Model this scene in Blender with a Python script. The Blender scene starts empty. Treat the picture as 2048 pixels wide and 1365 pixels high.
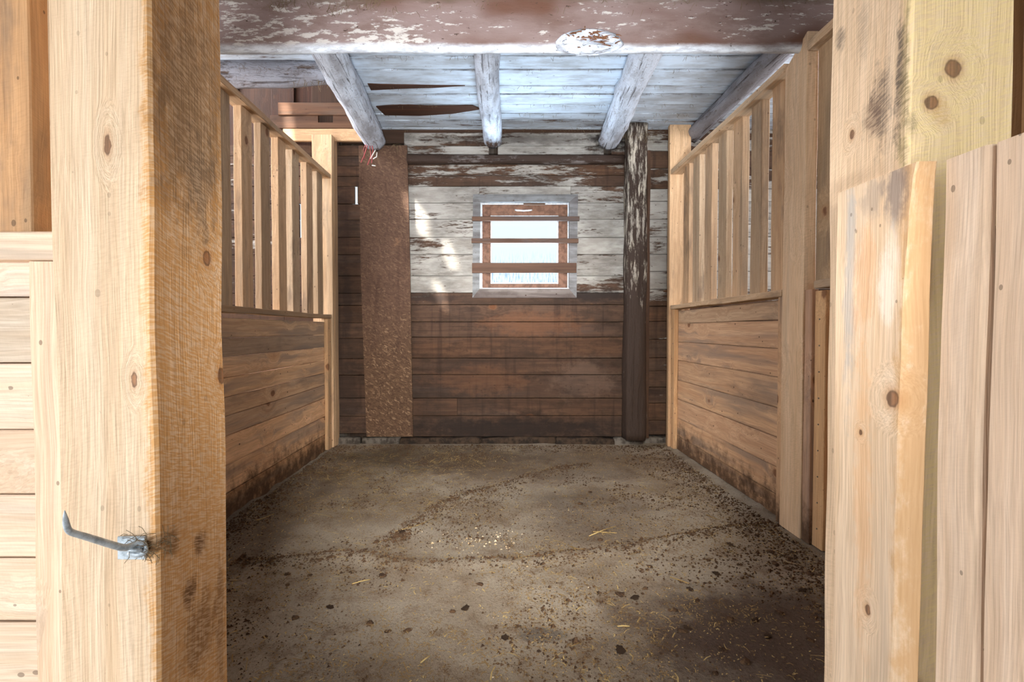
import bpy, bmesh, math, random
from mathutils import Vector, Matrix, noise as mn
from mathutils.geometry import delaunay_2d_cdt
R = random.Random(7)
SC = bpy.context.scene
COL = SC.collection

def srgb(r, g, b):
    f = lambda c: (c/255/12.92 if c/255 <= .04045 else ((c/255+.055)/1.055)**2.4)
    return (f(r), f(g), f(b), 1)

# ------------------------------------------------------------------ camera
TH = math.radians(1.29); CAMZ = 1.05; F = 1000.0; PX0 = 1000.0; PY0 = 682.5
cam = bpy.data.cameras.new('camera'); cam_o = bpy.data.objects.new('camera', cam); COL.objects.link(cam_o)
cam.sensor_width = 36; cam.lens = F/2048*36; cam.shift_x = 24/2048; cam.clip_start = .02; cam.clip_end = 500
cam_o.location = (0, 0, CAMZ); cam_o.rotation_euler = (math.radians(90)-TH, 0, 0)
SC.camera = cam_o

def W(px, py, x=None, y=None, z=None):
    """photograph pixel -> world point on the plane x=, y= or z="""
    u = (px-PX0)/F; v = (PY0-py)/F
    d = Vector((u, math.cos(TH)+v*math.sin(TH), v*math.cos(TH)-math.sin(TH)))
    t = (x/d.x) if x is not None else (y/d.y) if y is not None else ((z-CAMZ)/d.z)
    return Vector((0, 0, CAMZ)) + d*t

# ------------------------------------------------------------------ world, lights, exposure
SC.view_settings.view_transform = 'Standard'; SC.view_settings.look = 'None'
SC.view_settings.exposure = 0.0; SC.view_settings.gamma = 1.0
try: SC.view_settings.use_curve_mapping = False
except Exception: pass
SC.cycles.use_denoising = True
SC.cycles.max_bounces = 8; SC.cycles.diffuse_bounces = 5
wd = bpy.data.worlds.new('world'); SC.world = wd; wd.use_nodes = True
bg = wd.node_tree.nodes['Background']; bg.inputs[0].default_value = (.80, .92, 1.0, 1); bg.inputs[1].default_value = 1.3

SUN = Vector((-1, -.70, .85)).normalized()
sl = bpy.data.lights.new('sun', 'SUN'); sl.energy = 24.0; sl.angle = math.radians(.8); sl.color = (1, .95, .86)
so = bpy.data.objects.new('sun', sl); COL.objects.link(so); so.rotation_euler = SUN.to_track_quat('Z', 'Y').to_euler()
so.location = (-8, -5, 8)

def area(name, loc, target, sx, sy, power, color):
    l = bpy.data.lights.new(name, 'AREA'); l.shape = 'RECTANGLE'; l.size = sx; l.size_y = sy
    l.energy = power; l.color = color
    o = bpy.data.objects.new(name, l); COL.objects.link(o); o.location = loc
    o.rotation_euler = (Vector(loc)-Vector(target)).to_track_quat('Z', 'Y').to_euler()
    return o
area('side_doorway_daylight', (-3.4, -.40, .85), (.8, 1.15, 1.1), 1.6, 1.4, 150, (.93, .96, 1.0))
area('aisle_end_daylight', (0.3, -6.0, 1.2), (0, 3.6, 1.1), 3.8, 2.3, 300, (.93, .96, 1.0))
def spot(name, loc, target, power, cone, color, soft=.18):
    l = bpy.data.lights.new(name, 'SPOT'); l.energy = power; l.color = color; l.spot_size = math.radians(cone); l.spot_blend = .6; l.shadow_soft_size = soft
    o = bpy.data.objects.new(name, l); COL.objects.link(o); o.location = loc
    o.rotation_euler = (Vector(loc)-Vector(target)).to_track_quat('Z', 'Y').to_euler(); return o
spot('added_fill_spot', (0.05, -.55, .60), (.1, 3.6, 2.45), 780, 43, (.93, .96, 1.0))  # added fill spot behind the camera, brightens ceiling and joists
spot('added_fill_spot', (0.05, -.55, 1.60), (.05, 3.6, .42), 680, 48, (1, .97, .93))  # second added fill spot, brightens floor and back wall
area('loft_hatch_daylight', (-3.3, 3.9, 3.8), (1.5, 3.3, .6), 1.2, 1.2, 200, (.97, .96, 1.0))
area('left_bay_added_fill', (-3.1, 2.5, 1.9), (1.5, 3.2, .8), 1.4, 1.4, 90, (.97, .96, 1.0))  # added fill lamp in the bay, brightens the right partition through the slats
area('right_bay_added_fill', (2.9, 2.9, 2.2), (-1.5, 3.2, .6), 1.6, 1.2, 60, (.97, .96, 1.0))  # added fill lamp without a known window, brightens the left partition
area('snow_light_below_window', (.22, 5.15, .95), (.1, 3.2, 2.84), .9, .7, 190, (.70, .85, 1.0))

# ------------------------------------------------------------------ node helpers
class NT:
    def __init__(s, name):
        s.m = bpy.data.materials.new(name); s.m.use_nodes = True
        s.t = s.m.node_tree; s.t.nodes.clear()
        s.out = s.t.nodes.new('ShaderNodeOutputMaterial')
    def n(s, typ, ins=None, **kw):
        nd = s.t.nodes.new(typ)
        for k, v in kw.items(): setattr(nd, k, v)
        for k, v in (ins or {}).items(): s.put(nd.inputs[k], v)
        return nd
    def put(s, sock, v):
        if isinstance(v, bpy.types.NodeSocket): s.t.links.new(v, sock)
        else: sock.default_value = v
    def math(s, op, a, b=0.0, clamp=False):
        nd = s.n('ShaderNodeMath', {0: a, 1: b}, operation=op); nd.use_clamp = clamp; return nd.outputs[0]
    def vm(s, op, a, b=(0, 0, 0)):
        nd = s.n('ShaderNodeVectorMath', {0: a, 1: b}, operation=op)
        return nd.outputs['Value'] if op in ('LENGTH', 'DISTANCE', 'DOT_PRODUCT') else nd.outputs[0]
    def mix(s, f, a, b, bl='MIX'):
        return s.n('ShaderNodeMixRGB', {0: f, 1: a, 2: b}, blend_type=bl).outputs[0]
    def noise(s, vec, scale=1., detail=3., rough=.55, dist=0.):
        return s.n('ShaderNodeTexNoise', {'Vector': vec, 'Scale': scale, 'Detail': detail, 'Roughness': rough, 'Distortion': dist}).outputs[0]
    def vor(s, vec, scale=1., feature='F1'):
        return s.n('ShaderNodeTexVoronoi', {'Vector': vec, 'Scale': scale}, feature=feature)
    def sm(s, v, a, b, lo=0., hi=1.):
        return s.n('ShaderNodeMapRange', {0: v, 1: a, 2: b, 3: lo, 4: hi}, interpolation_type='SMOOTHSTEP').outputs[0]
    def ramp(s, f, stops):
        nd = s.n('ShaderNodeValToRGB', {0: f}); e = nd.color_ramp.elements
        while len(e) < len(stops): e.new(.5)
        for el, (p, c) in zip(e, stops): el.position = p; el.color = c
        return nd.outputs[0]
    def comb(s, x, y, z): return s.n('ShaderNodeCombineXYZ', {0: x, 1: y, 2: z}).outputs[0]
    def sep(s, v): return s.n('ShaderNodeSeparateXYZ', {0: v}).outputs
    def bump(s, h, strength=.5, dist=.003):
        return s.n('ShaderNodeBump', {'Height': h, 'Strength': strength, 'Distance': dist}).outputs[0]
    def finish(s, col, rough=.75, normal=None, metal=0., spec=.3):
        p = s.n('ShaderNodeBsdfPrincipled', {'Base Color': col, 'Roughness': rough, 'Metallic': metal, 'Specular IOR Level': spec})
        if normal is not None: s.put(p.inputs['Normal'], normal)
        s.t.links.new(p.outputs[0], s.out.inputs[0]); return s.m

def ellipse(k, co, p, r):
    """distance to a point, in radii r (per axis)"""
    return k.vm('LENGTH', k.vm('DIVIDE', k.vm('SUBTRACT', co, tuple(p)), tuple(r)))

def wood(name, light, dark, gray=.2, graycol=srgb(150, 140, 128), knot=.5, saw=.5, dirt=0., specks=.4, stain=0.,
         staincol=srgb(70, 60, 52), paint=None, paintsharp=.06, knots=(), blots=(), rough=.8, relief=1., contrast=1., streak=0., mott=0., edge=0., wblots=()):
    k = NT(name)
    co = k.n('ShaderNodeTexCoord').outputs['Object']
    oi = k.n('ShaderNodeObjectInfo'); rnd = oi.outputs['Random']
    pos = k.n('ShaderNodeNewGeometry').outputs['Position']
    off = k.comb(k.math('MULTIPLY', rnd, 31.), k.math('MULTIPLY', rnd, 17.), k.math('MULTIPLY', rnd, 7.3))
    v = k.vm('ADD', co, off)
    # knots
    vo = k.vor(k.vm('MULTIPLY', v, (3.2, 4.6, 4.6)), 1.)
    pick = k.math('GREATER_THAN', k.sep(vo.outputs['Color'])[0], 1-knot)
    kd = vo.outputs['Distance']
    kd = k.math('ADD', kd, k.math('MULTIPLY', k.math('SUBTRACT', k.noise(v, 60, 2), .5), .05))
    kmask = k.math('MULTIPLY', k.sm(kd, .115, .075), pick)
    kring = k.math('MULTIPLY', k.sm(kd, .17, .06), pick)
    halo = k.math('MULTIPLY', k.sm(kd, .5, .05), pick)
    kc = 0.
    for (p, r) in knots:
        d = ellipse(k, k.vm('ADD', co, k.vm('MULTIPLY', k.vm('SUBTRACT', k.n('ShaderNodeTexNoise', {'Vector': co, 'Scale': 70.}).outputs['Color'], (.5, .5, .5)), (.006, .006, .006))), p, r)
        kmask = k.math('MAXIMUM', kmask, k.sm(d, 1.05, .8))
        kc = k.math('MAXIMUM', kc, k.math('MULTIPLY', k.sm(d, .35, .95), k.sm(d, 1.6, 1.0)))
        kring = k.math('MAXIMUM', kring, k.sm(d, 1.9, .8))
        halo = k.math('MAXIMUM', halo, k.sm(d, 4.5, .8))
    vg = k.vm('ADD', v, k.comb(0., k.math('MULTIPLY', halo, .045), k.math('MULTIPLY', halo, .045)))
    wv = k.vm('SUBTRACT', k.n('ShaderNodeTexNoise', {'Vector': k.vm('MULTIPLY', v, (1.5, 4, 4)), 'Scale': 1., 'Detail': 2.}).outputs['Color'], (.5, .5, .5))
    vg = k.vm('ADD', vg, k.vm('MULTIPLY', wv, (0, .05, .05)))
    g1 = k.noise(k.vm('MULTIPLY', vg, (.55, 34, 34)), 1., 3., .6)
    g2 = k.noise(k.vm('MULTIPLY', vg, (5, 210, 210)), 1., 2., .6)
    g3 = k.noise(k.vm('MULTIPLY', v, (1.1, 5, 5)), 1., 3., .6)
    ringf = k.sm(k.math('ADD', k.math('MULTIPLY', g1, .7), k.math('MULTIPLY', g3, .3)), .5-.22/contrast, .5+.22/contrast)
    col = k.mix(ringf, dark, light)
    col = k.mix(k.math('MULTIPLY', k.math('SUBTRACT', .64, g2, True), 1.5), col, k.mix(.5, dark, (.1, .06, .03, 1)))
    if gray > 0:
        gm = k.sm(k.noise(k.vm('MULTIPLY', vg, (.7, 9, 9)), 1., 3., .6), .62-gray*.35, .82-gray*.3)
        col = k.mix(k.math('MULTIPLY', gm, min(.85, .35+gray)), col, graycol)
    sawh = None
    if saw > 0:
        sx, sy, sz = k.sep(v)
        q = k.math('ADD', sx, k.math('MULTIPLY', k.math('SUBTRACT', sz, sy), .30))
        q = k.math('ADD', q, k.math('MULTIPLY', g3, .03))
        sawh = k.n('ShaderNodeTexNoise', {'Vector': k.comb(k.math('MULTIPLY', q, 260.), k.math('MULTIPLY', sy, 45.), k.math('MULTIPLY', sz, 45.)), 'Scale': 1., 'Detail': 3.}).outputs[0]
        col = k.mix(k.math('MULTIPLY', k.math('MULTIPLY', k.sm(sawh, .56, .36), k.sm(g3, .36, .55)), .25*saw), col, k.mix(.6, col, (.13, .07, .03, 1)))
    col = k.mix(1., col, oi.outputs['Color'], 'MULTIPLY')
    if mott > 0:
        mm = k.noise(k.vm('MULTIPLY', v, (9, 14, 14)), 1., 5., .65)
        col = k.mix(k.math('MULTIPLY', k.sm(mm, .46, .64), mott), col, k.mix(.55, col, (.03, .018, .01, 1)))
    if streak > 0:
        st = k.noise(k.vm('MULTIPLY', pos, (16, 16, 1.1)), 1., 4., .6)
        col = k.mix(k.math('MULTIPLY', k.sm(st, .5, .72), streak), col, (.028, .014, .009, 1))
    if stain > 0:
        s_ = k.noise(k.vm('MULTIPLY', v, (1.5, 5, 5)), 1., 5., .65)
        col = k.mix(k.math('MULTIPLY', k.sm(s_, .56, .70), stain), col, staincol)
    for (p, r, c, a) in blots:
        d = k.math('ADD', ellipse(k, co, p, r), k.math('MULTIPLY', k.math('SUBTRACT', k.noise(k.vm('MULTIPLY', co, (18, 34, 34)), 1., 5., .7), .5), 2.2))
        a_ = a if sawh is None else k.math('MULTIPLY', k.sm(sawh, .62, .40, .45, 1.), a)
        col = k.mix(k.math('MULTIPLY', k.sm(d, 1.15, .35), a_), col, c)
    col = k.mix(k.math('MULTIPLY', kring, .38), col, srgb(166, 112, 68))
    col = k.mix(k.math('MULTIPLY', kmask, .75), col, k.mix(k.math('MAXIMUM', k.sm(g1, .6, .35), kc) if knots else g1, srgb(150, 98, 62), srgb(62, 34, 22)) if knots else k.mix(g1, srgb(66, 38, 24), srgb(124, 78, 48)))
    if paint is not None:
        pn = k.noise(k.vm('MULTIPLY', v, (3.5, 26, 26)), 1., 7., .72)
        pn2 = k.noise(k.vm('MULTIPLY', v, (1.6, 4, 4)), 1., 2., .5)
        pn3 = k.noise(k.vm('MULTIPLY', v, (26, 150, 150)), 1., 3., .6)
        pv = k.math('ADD', k.math('MULTIPLY', pn, .62), k.math('ADD', k.math('MULTIPLY', pn2, .42), k.math('MULTIPLY', pn3, .16)))
        th = k.n('ShaderNodeMapRange', {0: oi.outputs['Alpha'], 1: 0., 2: 1., 3: .92, 4: .40}).outputs[0]
        pm = k.sm(k.math('SUBTRACT', pv, th), -paintsharp*.4, paintsharp*.6)
        pc = k.mix(k.sm(k.noise(k.vm('MULTIPLY', v, (3, 9, 9)), 1., 5., .65), .38, .68), paint, k.mix(.55, paint, (.20, .17, .14, 1)))
        pc = k.mix(k.math('MULTIPLY', k.sm(g1, .45, .7), .25), pc, (.25, .22, .2, 1))
        col = k.mix(pm, col, pc)
    for (p, r, c, a) in wblots:
        d = k.math('ADD', ellipse(k, pos, p, r), k.math('MULTIPLY', k.math('SUBTRACT', k.noise(k.vm('MULTIPLY', pos, (9, 9, 13)), 1., 6., .72), .5), 2.4))
        col = k.mix(k.math('MULTIPLY', k.sm(d, 1.2, .4), a), col, c)
    if edge > 0:
        gy = k.sep(k.n('ShaderNodeTexCoord').outputs['Generated'])[1]
        e_ = k.math('ADD', k.math('MULTIPLY', k.math('ABSOLUTE', k.math('SUBTRACT', gy, .5)), 2.), k.math('MULTIPLY', k.math('SUBTRACT', k.noise(k.vm('MULTIPLY', v, (7, 30, 30)), 1., 5., .7), .5), .5))
        col = k.mix(k.math('MULTIPLY', k.sm(e_, .84, 1.10), edge), col, (.035, .024, .018, 1))
    if specks > 0:
        sp = k.vor(k.vm('MULTIPLY', v, (26, 38, 38)), 1.)
        sr = k.sep(sp.outputs['Color'])
        smask = k.math('MULTIPLY', k.math('LESS_THAN', sp.outputs['Distance'], k.math('MULTIPLY', sr[1], .22)), k.math('GREATER_THAN', sr[0], .80))
        col = k.mix(k.math('MULTIPLY', smask, specks), col, srgb(64, 44, 30))
    if dirt > 0:
        pz = k.sep(pos)[2]
        dn = k.noise(k.vm('MULTIPLY', pos, (11, 11, 11)), 1., 6., .7)
        dv = k.math('ADD', k.math('MULTIPLY', pz, -1.55), k.math('ADD', dn, .12))
        col = k.mix(k.math('MULTIPLY', k.sm(dv, .18, .62), dirt), col, k.mix(k.noise(pos, 50, 2), srgb(52, 36, 24), srgb(92, 66, 44)))
    h = k.math('ADD', k.math('MULTIPLY', g1, .5), k.math('MULTIPLY', g2, .6))
    if sawh is not None: h = k.math('ADD', h, k.math('MULTIPLY', sawh, .42*saw))
    if paint is not None: h = k.math('ADD', h, k.math('MULTIPLY', pm, .5))
    k.finish(col, rough, k.bump(h, .55*relief, .004))
    return k.m

# ------------------------------------------------------------------ palette
LUM_L, LUM_D = srgb(235, 212, 183), srgb(217, 187, 152)
M_LUMBER = wood('rough_lumber', LUM_L, LUM_D, gray=.12, knot=.35, saw=.9, specks=.35, relief=1.1)
M_SLAT = wood('slat_lumber', srgb(222, 194, 160), srgb(190, 157, 122), gray=.38, graycol=srgb(150, 134, 114), knot=.72, saw=.6, specks=.6, stain=.6, staincol=srgb(118, 100, 84))
M_BOARD = wood('partition_board', srgb(222, 186, 148), srgb(190, 150, 114), gray=.42, graycol=srgb(138, 122, 108), knot=.95, saw=.25, dirt=.95, specks=.8, edge=.25, stain=.4, staincol=srgb(104, 90, 80))
M_FRONT = wood('front_board', srgb(236, 217, 196), srgb(216, 190, 162), gray=.3, graycol=srgb(168, 160, 148), knot=.45, saw=.2, specks=.55)
M_OLD = wood('old_whitewashed_board', srgb(110, 80, 60), srgb(62, 43, 32), gray=.25, graycol=srgb(88, 72, 62), knot=.3, saw=0, specks=.6, stain=.7, staincol=srgb(38, 26, 20),
             paint=srgb(176, 172, 164), relief=1.8, contrast=.8, streak=.6, mott=.7, edge=.5,
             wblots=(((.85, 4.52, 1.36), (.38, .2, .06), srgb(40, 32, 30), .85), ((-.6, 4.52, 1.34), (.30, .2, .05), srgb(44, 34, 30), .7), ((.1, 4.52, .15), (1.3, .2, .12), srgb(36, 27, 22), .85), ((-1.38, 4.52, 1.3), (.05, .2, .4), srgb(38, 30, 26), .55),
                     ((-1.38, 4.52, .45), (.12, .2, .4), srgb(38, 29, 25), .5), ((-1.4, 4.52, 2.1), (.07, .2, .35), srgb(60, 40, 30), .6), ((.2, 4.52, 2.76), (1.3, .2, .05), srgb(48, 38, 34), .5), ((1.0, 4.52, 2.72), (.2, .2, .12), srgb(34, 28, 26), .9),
                     ((.3, 4.52, 1.1), (.5, .2, .12), srgb(140, 92, 60), .35), ((-.2, 4.52, .6), (.5, .2, .14), srgb(136, 92, 62), .3), ((.75, 4.52, .62), (.3, .2, .2), srgb(132, 108, 92), .35)))
M_CEIL = wood('whitewashed_ceiling_board', srgb(112, 84, 66), srgb(72, 52, 42), gray=.2, knot=.2, saw=0, specks=.5, paint=srgb(206, 220, 234), paintsharp=.10, relief=1.2, edge=.85)
M_GREY = wood('grey_painted_casing', srgb(178, 176, 172), srgb(140, 136, 132), gray=.5, graycol=srgb(112, 104, 100), knot=0, saw=0, specks=.9, mott=.5)
M_DARK = wood('dark_barn_board', srgb(110, 76, 54), srgb(66, 42, 29), gray=.3, graycol=srgb(86, 72, 62), knot=.4, saw=.3, specks=.5, stain=.5, staincol=srgb(40, 29, 23))
M_BARN = wood('barn_siding', srgb(96, 74, 58), srgb(60, 44, 33), gray=.4, knot=.4, saw=.2)

def log_material(name, paint, under, amount, streakdir=(2.5, 9, 9), tip=None):
    k = NT(name)
    co = k.n('ShaderNodeTexCoord').outputs['Object']
    oi = k.n('ShaderNodeObjectInfo')
    v = k.vm('ADD', co, k.comb(k.math('MULTIPLY', oi.outputs['Random'], 9.), 0., 0.))
    n1 = k.noise(k.vm('MULTIPLY', v, streakdir), 1., 6., .7)
    n2 = k.noise(k.vm('MULTIPLY', v, (14, 60, 60)), 1., 4., .65)
    n3 = k.noise(k.vm('MULTIPLY', v, (4, 14, 14)), 1., 5., .6)
    n4 = k.noise(k.vm('MULTIPLY', v, (2.0, 70, 70)), 1., 3., .6, .4)
    n5 = k.noise(v, 60., 4., .65)
    am = k.math('ADD', k.math('MULTIPLY', n1, .65), k.math('ADD', k.math('MULTIPLY', n2, .25), k.math('MULTIPLY', n5, .10)))
    if tip: am = k.math('SUBTRACT', am, k.math('MULTIPLY', k.sm(k.math('ADD', k.sep(co)[0], k.math('MULTIPLY', k.math('SUBTRACT', n3, .5), .8)), tip[0], tip[1]), .13))
    m = k.sm(am, 1-amount-.06, 1-amount+.05)
    pc = k.mix(k.sm(n3, .40, .66), paint, k.mix(.5, paint, (.14, .12, .12, 1)))
    pc = k.mix(k.math('MULTIPLY', k.sm(n5, .54, .66), .45), pc, (.13, .10, .09, 1))
    pc = k.mix(k.math('MULTIPLY', k.sm(n4, .60, .68), .8), pc, (.05, .035, .03, 1))
    col = k.mix(m, k.mix(n2, under, k.mix(.5, under, (.02, .012, .01, 1))), pc)
    h = k.math('ADD', k.math('MULTIPLY', n1, .7), k.math('ADD', k.math('MULTIPLY', n2, .6), k.math('SUBTRACT', k.math('MULTIPLY', m, .3), k.math('MULTIPLY', k.sm(n4, .58, .68), .5))))
    return k.finish(col, .7, k.bump(h, .9, .012))
M_LOGW = log_material('whitewashed_log', srgb(206, 215, 228), srgb(110, 86, 72), .64, tip=(1.2, 1.95))
M_LOGG = log_material('grey_log', srgb(140, 142, 150), srgb(84, 68, 58), .56)
M_LOGD = log_material('dark_log', srgb(120, 112, 108), srgb(64, 48, 38), .42)
M_POST = log_material('peeling_dark_post', srgb(206, 196, 178), srgb(62, 47, 37), .47, (5, 26, 26), tip=(1.9, .7))

def beam_material():
    k = NT('painted_beam')
    pos = k.n('ShaderNodeNewGeometry').outputs['Position']
    pz = k.sep(pos)[2]
    n1 = k.noise(k.vm('MULTIPLY', pos, (3, 9, 9)), 1., 6., .7)
    n2 = k.noise(k.vm('MULTIPLY', pos, (11, 42, 42)), 1., 5., .68)
    n3 = k.noise(k.vm('MULTIPLY', pos, (1.4, 3, 3)), 1., 3., .5)
    n4 = k.noise(k.vm('MULTIPLY', pos, (30, 60, 60)), 1., 3., .6)
    base = k.mix(k.sm(n3, .38, .60), srgb(98, 68, 54), srgb(132, 114, 110))
    base = k.mix(k.math('MULTIPLY', k.sm(n1, .50, .66), .55), base, srgb(104, 82, 72))
    flake = k.math('MULTIPLY', k.sm(k.math('ADD', k.math('MULTIPLY', n2, .65), k.math('MULTIPLY', n3, .45)),   .63, .67), .85)
    base = k.mix(flake, base, srgb(196, 192, 186))
    lo = k.sm(k.math('ADD', pz, k.math('MULTIPLY', k.math('SUBTRACT', n1, .5), .05)), 2.475, 2.44)
    base = k.mix(lo, base, k.mix(k.sm(n2, .4, .65), srgb(214, 222, 230), srgb(168, 172, 180)))
    hi = k.sm(k.math('ADD', pz, k.math('MULTIPLY', k.math('SUBTRACT', n1, .5), .16)), 2.645, 2.70)
    base = k.mix(k.math('MULTIPLY', hi, .75), base, srgb(96, 84, 70))
    base = k.mix(k.sm(n4, .66, .74), base, srgb(70, 54, 44))
    h = k.math('ADD', n1, k.math('ADD', k.math('MULTIPLY', n2, .5), k.math('MULTIPLY', flake, .4)))
    return k.finish(base, .65, k.bump(h, .5, .008))
M_BEAM = beam_material()

def chip_material():
    k = NT('chipboard')
    co = k.n('ShaderNodeTexCoord').outputs['Object']
    col = None; hh = None
    for i, (rot, sc) in enumerate(((0.4, (34, 1, 110)), (1.9, (30, 1, 96)), (2.7, (38, 1, 120)))):
        r = k.n('ShaderNodeVectorRotate', {'Vector': co, 'Axis': (0, 1, 0), 'Angle': rot}, rotation_type='AXIS_ANGLE').outputs[0]
        vo = k.vor(k.vm('MULTIPLY', r, sc), 1.)
        c = k.sep(vo.outputs['Color'])
        if col is None: col, hh = c[0], c[1]
        else:
            g = k.math('GREATER_THAN', c[2], .5)
            col = k.mix(g, col, c[0]); hh = k.mix(g, hh, c[1])
    base = k.ramp(col, [(0, srgb(88, 66, 50)), (.5, srgb(106, 82, 62)), (.85, srgb(120, 94, 72)), (1, srgb(160, 134, 106))])
    pz = k.sep(co)[2]
    st = k.noise(k.vm('MULTIPLY', co, (7, 7, 1.6)), 1., 4., .6)
    up = k.sm(k.math('ADD', pz, k.math('MULTIPLY', st, .9)), .95, 1.75)
    base = k.mix(k.math('MULTIPLY', up, .70), base, k.mix(col, srgb(84, 62, 50), srgb(98, 74, 60)))
    base = k.mix(k.math('MULTIPLY', k.sm(st, .54, .7), .55), base, srgb(66, 42, 30))
    sp = k.noise(k.vm('MULTIPLY', co, (5, 5, 5)), 1., 5., .7)
    base = k.mix(k.math('MULTIPLY', k.sm(sp, .60, .74), .6), base, srgb(160, 124, 94))
    base = k.mix(1., base, (.84, .80, .76, 1), 'MULTIPLY')
    return k.finish(base, .8, k.bump(hh, .25, .003))
M_CHIP = chip_material()

def floor_material():
    k = NT('packed_dirt')
    p = k.n('ShaderNodeNewGeometry').outputs['Position']
    n1 = k.noise(p, 1.5, 4., .6); n2 = k.noise(p, 9., 6., .7); n3 = k.noise(p, 90., 3., .6); n4 = k.noise(p, 320., 2., .6)
    base = k.mix(k.sm(n1, .36, .62), srgb(132, 118, 100), srgb(158, 147, 130))
    base = k.mix(k.math('MULTIPLY', k.sm(n2, .50, .68), .65), base, srgb(112, 90, 68))
    base = k.mix(k.math('MULTIPLY', k.sm(n3, .50, .70), .5), base, srgb(88, 68, 52))
    base = k.mix(k.math('MULTIPLY', k.sm(n4, .58, .68), .6), base, srgb(196, 178, 146))
    # damp trampled patches with shapes of their own
    dw = k.math('MULTIPLY', k.math('SUBTRACT', k.noise(p, 4., 5., .65), .5), 1.3)
    for (cx, cy, rx, ry, a, c) in ((1.02, 1.72, .62, .34, .8, srgb(72, 52, 42)), (.75, 1.40, .30, .45, .5, srgb(78, 58, 48)), (.14, 1.70, .10, .05, .6, srgb(70, 62, 58)), (.55, 2.85, .35, .45, .4, srgb(80, 66, 58)),
                                   (-.55, 4.1, .9, .45, .6, srgb(74, 58, 36)), (-1.3, 2.6, .25, 1.6, .5, srgb(76, 58, 40)), (.4, 3.9, 1.3, .5, .45, srgb(84, 62, 44))):
        d = k.math('ADD', k.vm('LENGTH', k.vm('DIVIDE', k.vm('SUBTRACT', p, (cx, cy, 0)), (rx, ry, 1))), dw)
        base = k.mix(k.math('MULTIPLY', k.sm(d, 1.15, .6), a), base, k.mix(k.sm(n3, .4, .65), c, k.mix(.4, c, (.02, .014, .01, 1))))
    h = k.math('ADD', k.math('MULTIPLY', n2, .5), k.math('ADD', k.math('MULTIPLY', n3, .5), k.math('MULTIPLY', n4, .3)))
    return k.finish(base, .82, k.bump(h, .9, .012))
M_FLOOR = floor_material()

def simple(name, col, rough=.6, metal=0., nscale=0., ncol=None, bump=0., spec=.3):
    k = NT(name); co = k.n('ShaderNodeTexCoord').outputs['Object']
    c = col; nrm = None
    if nscale:
        n = k.noise(co, nscale, 4., .65)
        c = k.mix(k.sm(n, .4, .65), col, ncol or col)
        if bump: nrm = k.bump(n, bump, .01)
    return k.finish(c, rough, nrm, metal, spec)
M_STONE = simple('footing_stone', srgb(112, 104, 94), .85, nscale=14, ncol=srgb(62, 54, 46), bump=.8)
M_SILL = simple('rotten_sill', srgb(74, 58, 44), .9, nscale=18, ncol=srgb(38, 30, 24), bump=1.)
M_METAL = simple('galvanized_steel', srgb(196, 208, 216), .36, .1, 60, srgb(150, 162, 170), .15, .6)
M_WHITE = simple('white_window_paint', srgb(232, 236, 240), .5, nscale=40, ncol=srgb(196, 202, 208))
M_SASH = simple('brown_sash', srgb(132, 96, 76), .6, nscale=24, ncol=srgb(100, 70, 54))
M_STRAW = simple('straw', srgb(196, 170, 112), .7, nscale=9, ncol=srgb(140, 112, 66))
M_CHAFF = simple('chaff', srgb(150, 124, 82), .8, nscale=9, ncol=srgb(104, 80, 52))
M_CLOD = simple('dung', srgb(92, 68, 46), .9, nscale=60, ncol=srgb(58, 42, 29), bump=1.)
M_GRAIN = simple('grain', srgb(224, 208, 176), .6, nscale=20, ncol=srgb(186, 160, 118))
M_WISP = simple('dry_hay', srgb(112, 96, 72), .9)
M_RED = simple('red_twine', srgb(168, 84, 84), .8)
M_PALE = simple('white_twine', srgb(224, 220, 212), .8)
M_NAIL = simple('nail_steel', srgb(120, 112, 100), .5, .6)
M_SNOW = simple('snow', srgb(236, 240, 246), .9, nscale=.6, ncol=srgb(222, 230, 240))
def pane_material():
    k = NT('frosted_pane'); co = k.n('ShaderNodeTexCoord').outputs['Object']
    n = k.noise(k.vm('MULTIPLY', co, (70, 70, 11)), 1., 4., .6)
    z = k.sep(co)[2]
    m = k.math('MULTIPLY', k.sm(n, .46, .66), k.sm(z, .02, -.26, 0., .55))
    t = k.n('ShaderNodeBsdfTransparent', {0: k.mix(m, (.97, .99, 1, 1), srgb(170, 200, 226))})
    g = k.n('ShaderNodeBsdfGlossy', {'Roughness': .05})
    mx = k.n('ShaderNodeMixShader', {0: .05, 1: t.outputs[0], 2: g.outputs[0]})
    k.t.links.new(mx.outputs[0], k.out.inputs[0]); return k.m
M_PANE = pane_material()

# ------------------------------------------------------------------ object helpers
ORG = {}
def thing(name, loc, label, cat, group=None):
    o = bpy.data.objects.new(name, None); COL.objects.link(o); o.location = loc; o.empty_display_size = .1
    o['label'] = label; o['category'] = cat
    if group: o['group'] = group
    ORG[o] = Vector(loc); return o
def struct(name, loc=(0, 0, 0)):
    o = bpy.data.objects.new(name, None); COL.objects.link(o); o.location = loc; o['kind'] = 'structure'; ORG[o] = Vector(loc); return o
def tag(o, label, cat, group=None):
    o['label'] = label; o['category'] = cat
    if group: o['group'] = group
    return o
def link(name, me, mat, parent=None, org=(0, 0, 0), rot=None, color=(1, 1, 1, 1)):
    o = bpy.data.objects.new(name, me); COL.objects.link(o)
    if mat is not None and not me.materials: me.materials.append(mat)
    org = Vector(org); ORG[o] = org
    if parent is not None: o.parent = parent; o.location = org-ORG[parent]
    else: o.location = org
    if rot is not None: o.rotation_euler = rot
    o.color = color
    return o
def mesh_of(bm, smooth=False, name='m'):
    bmesh.ops.recalc_face_normals(bm, faces=bm.faces[:])
    me = bpy.data.meshes.new(name); bm.to_mesh(me); bm.free()
    if smooth:
        for p in me.polygons: p.use_smooth = True
    return me
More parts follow.
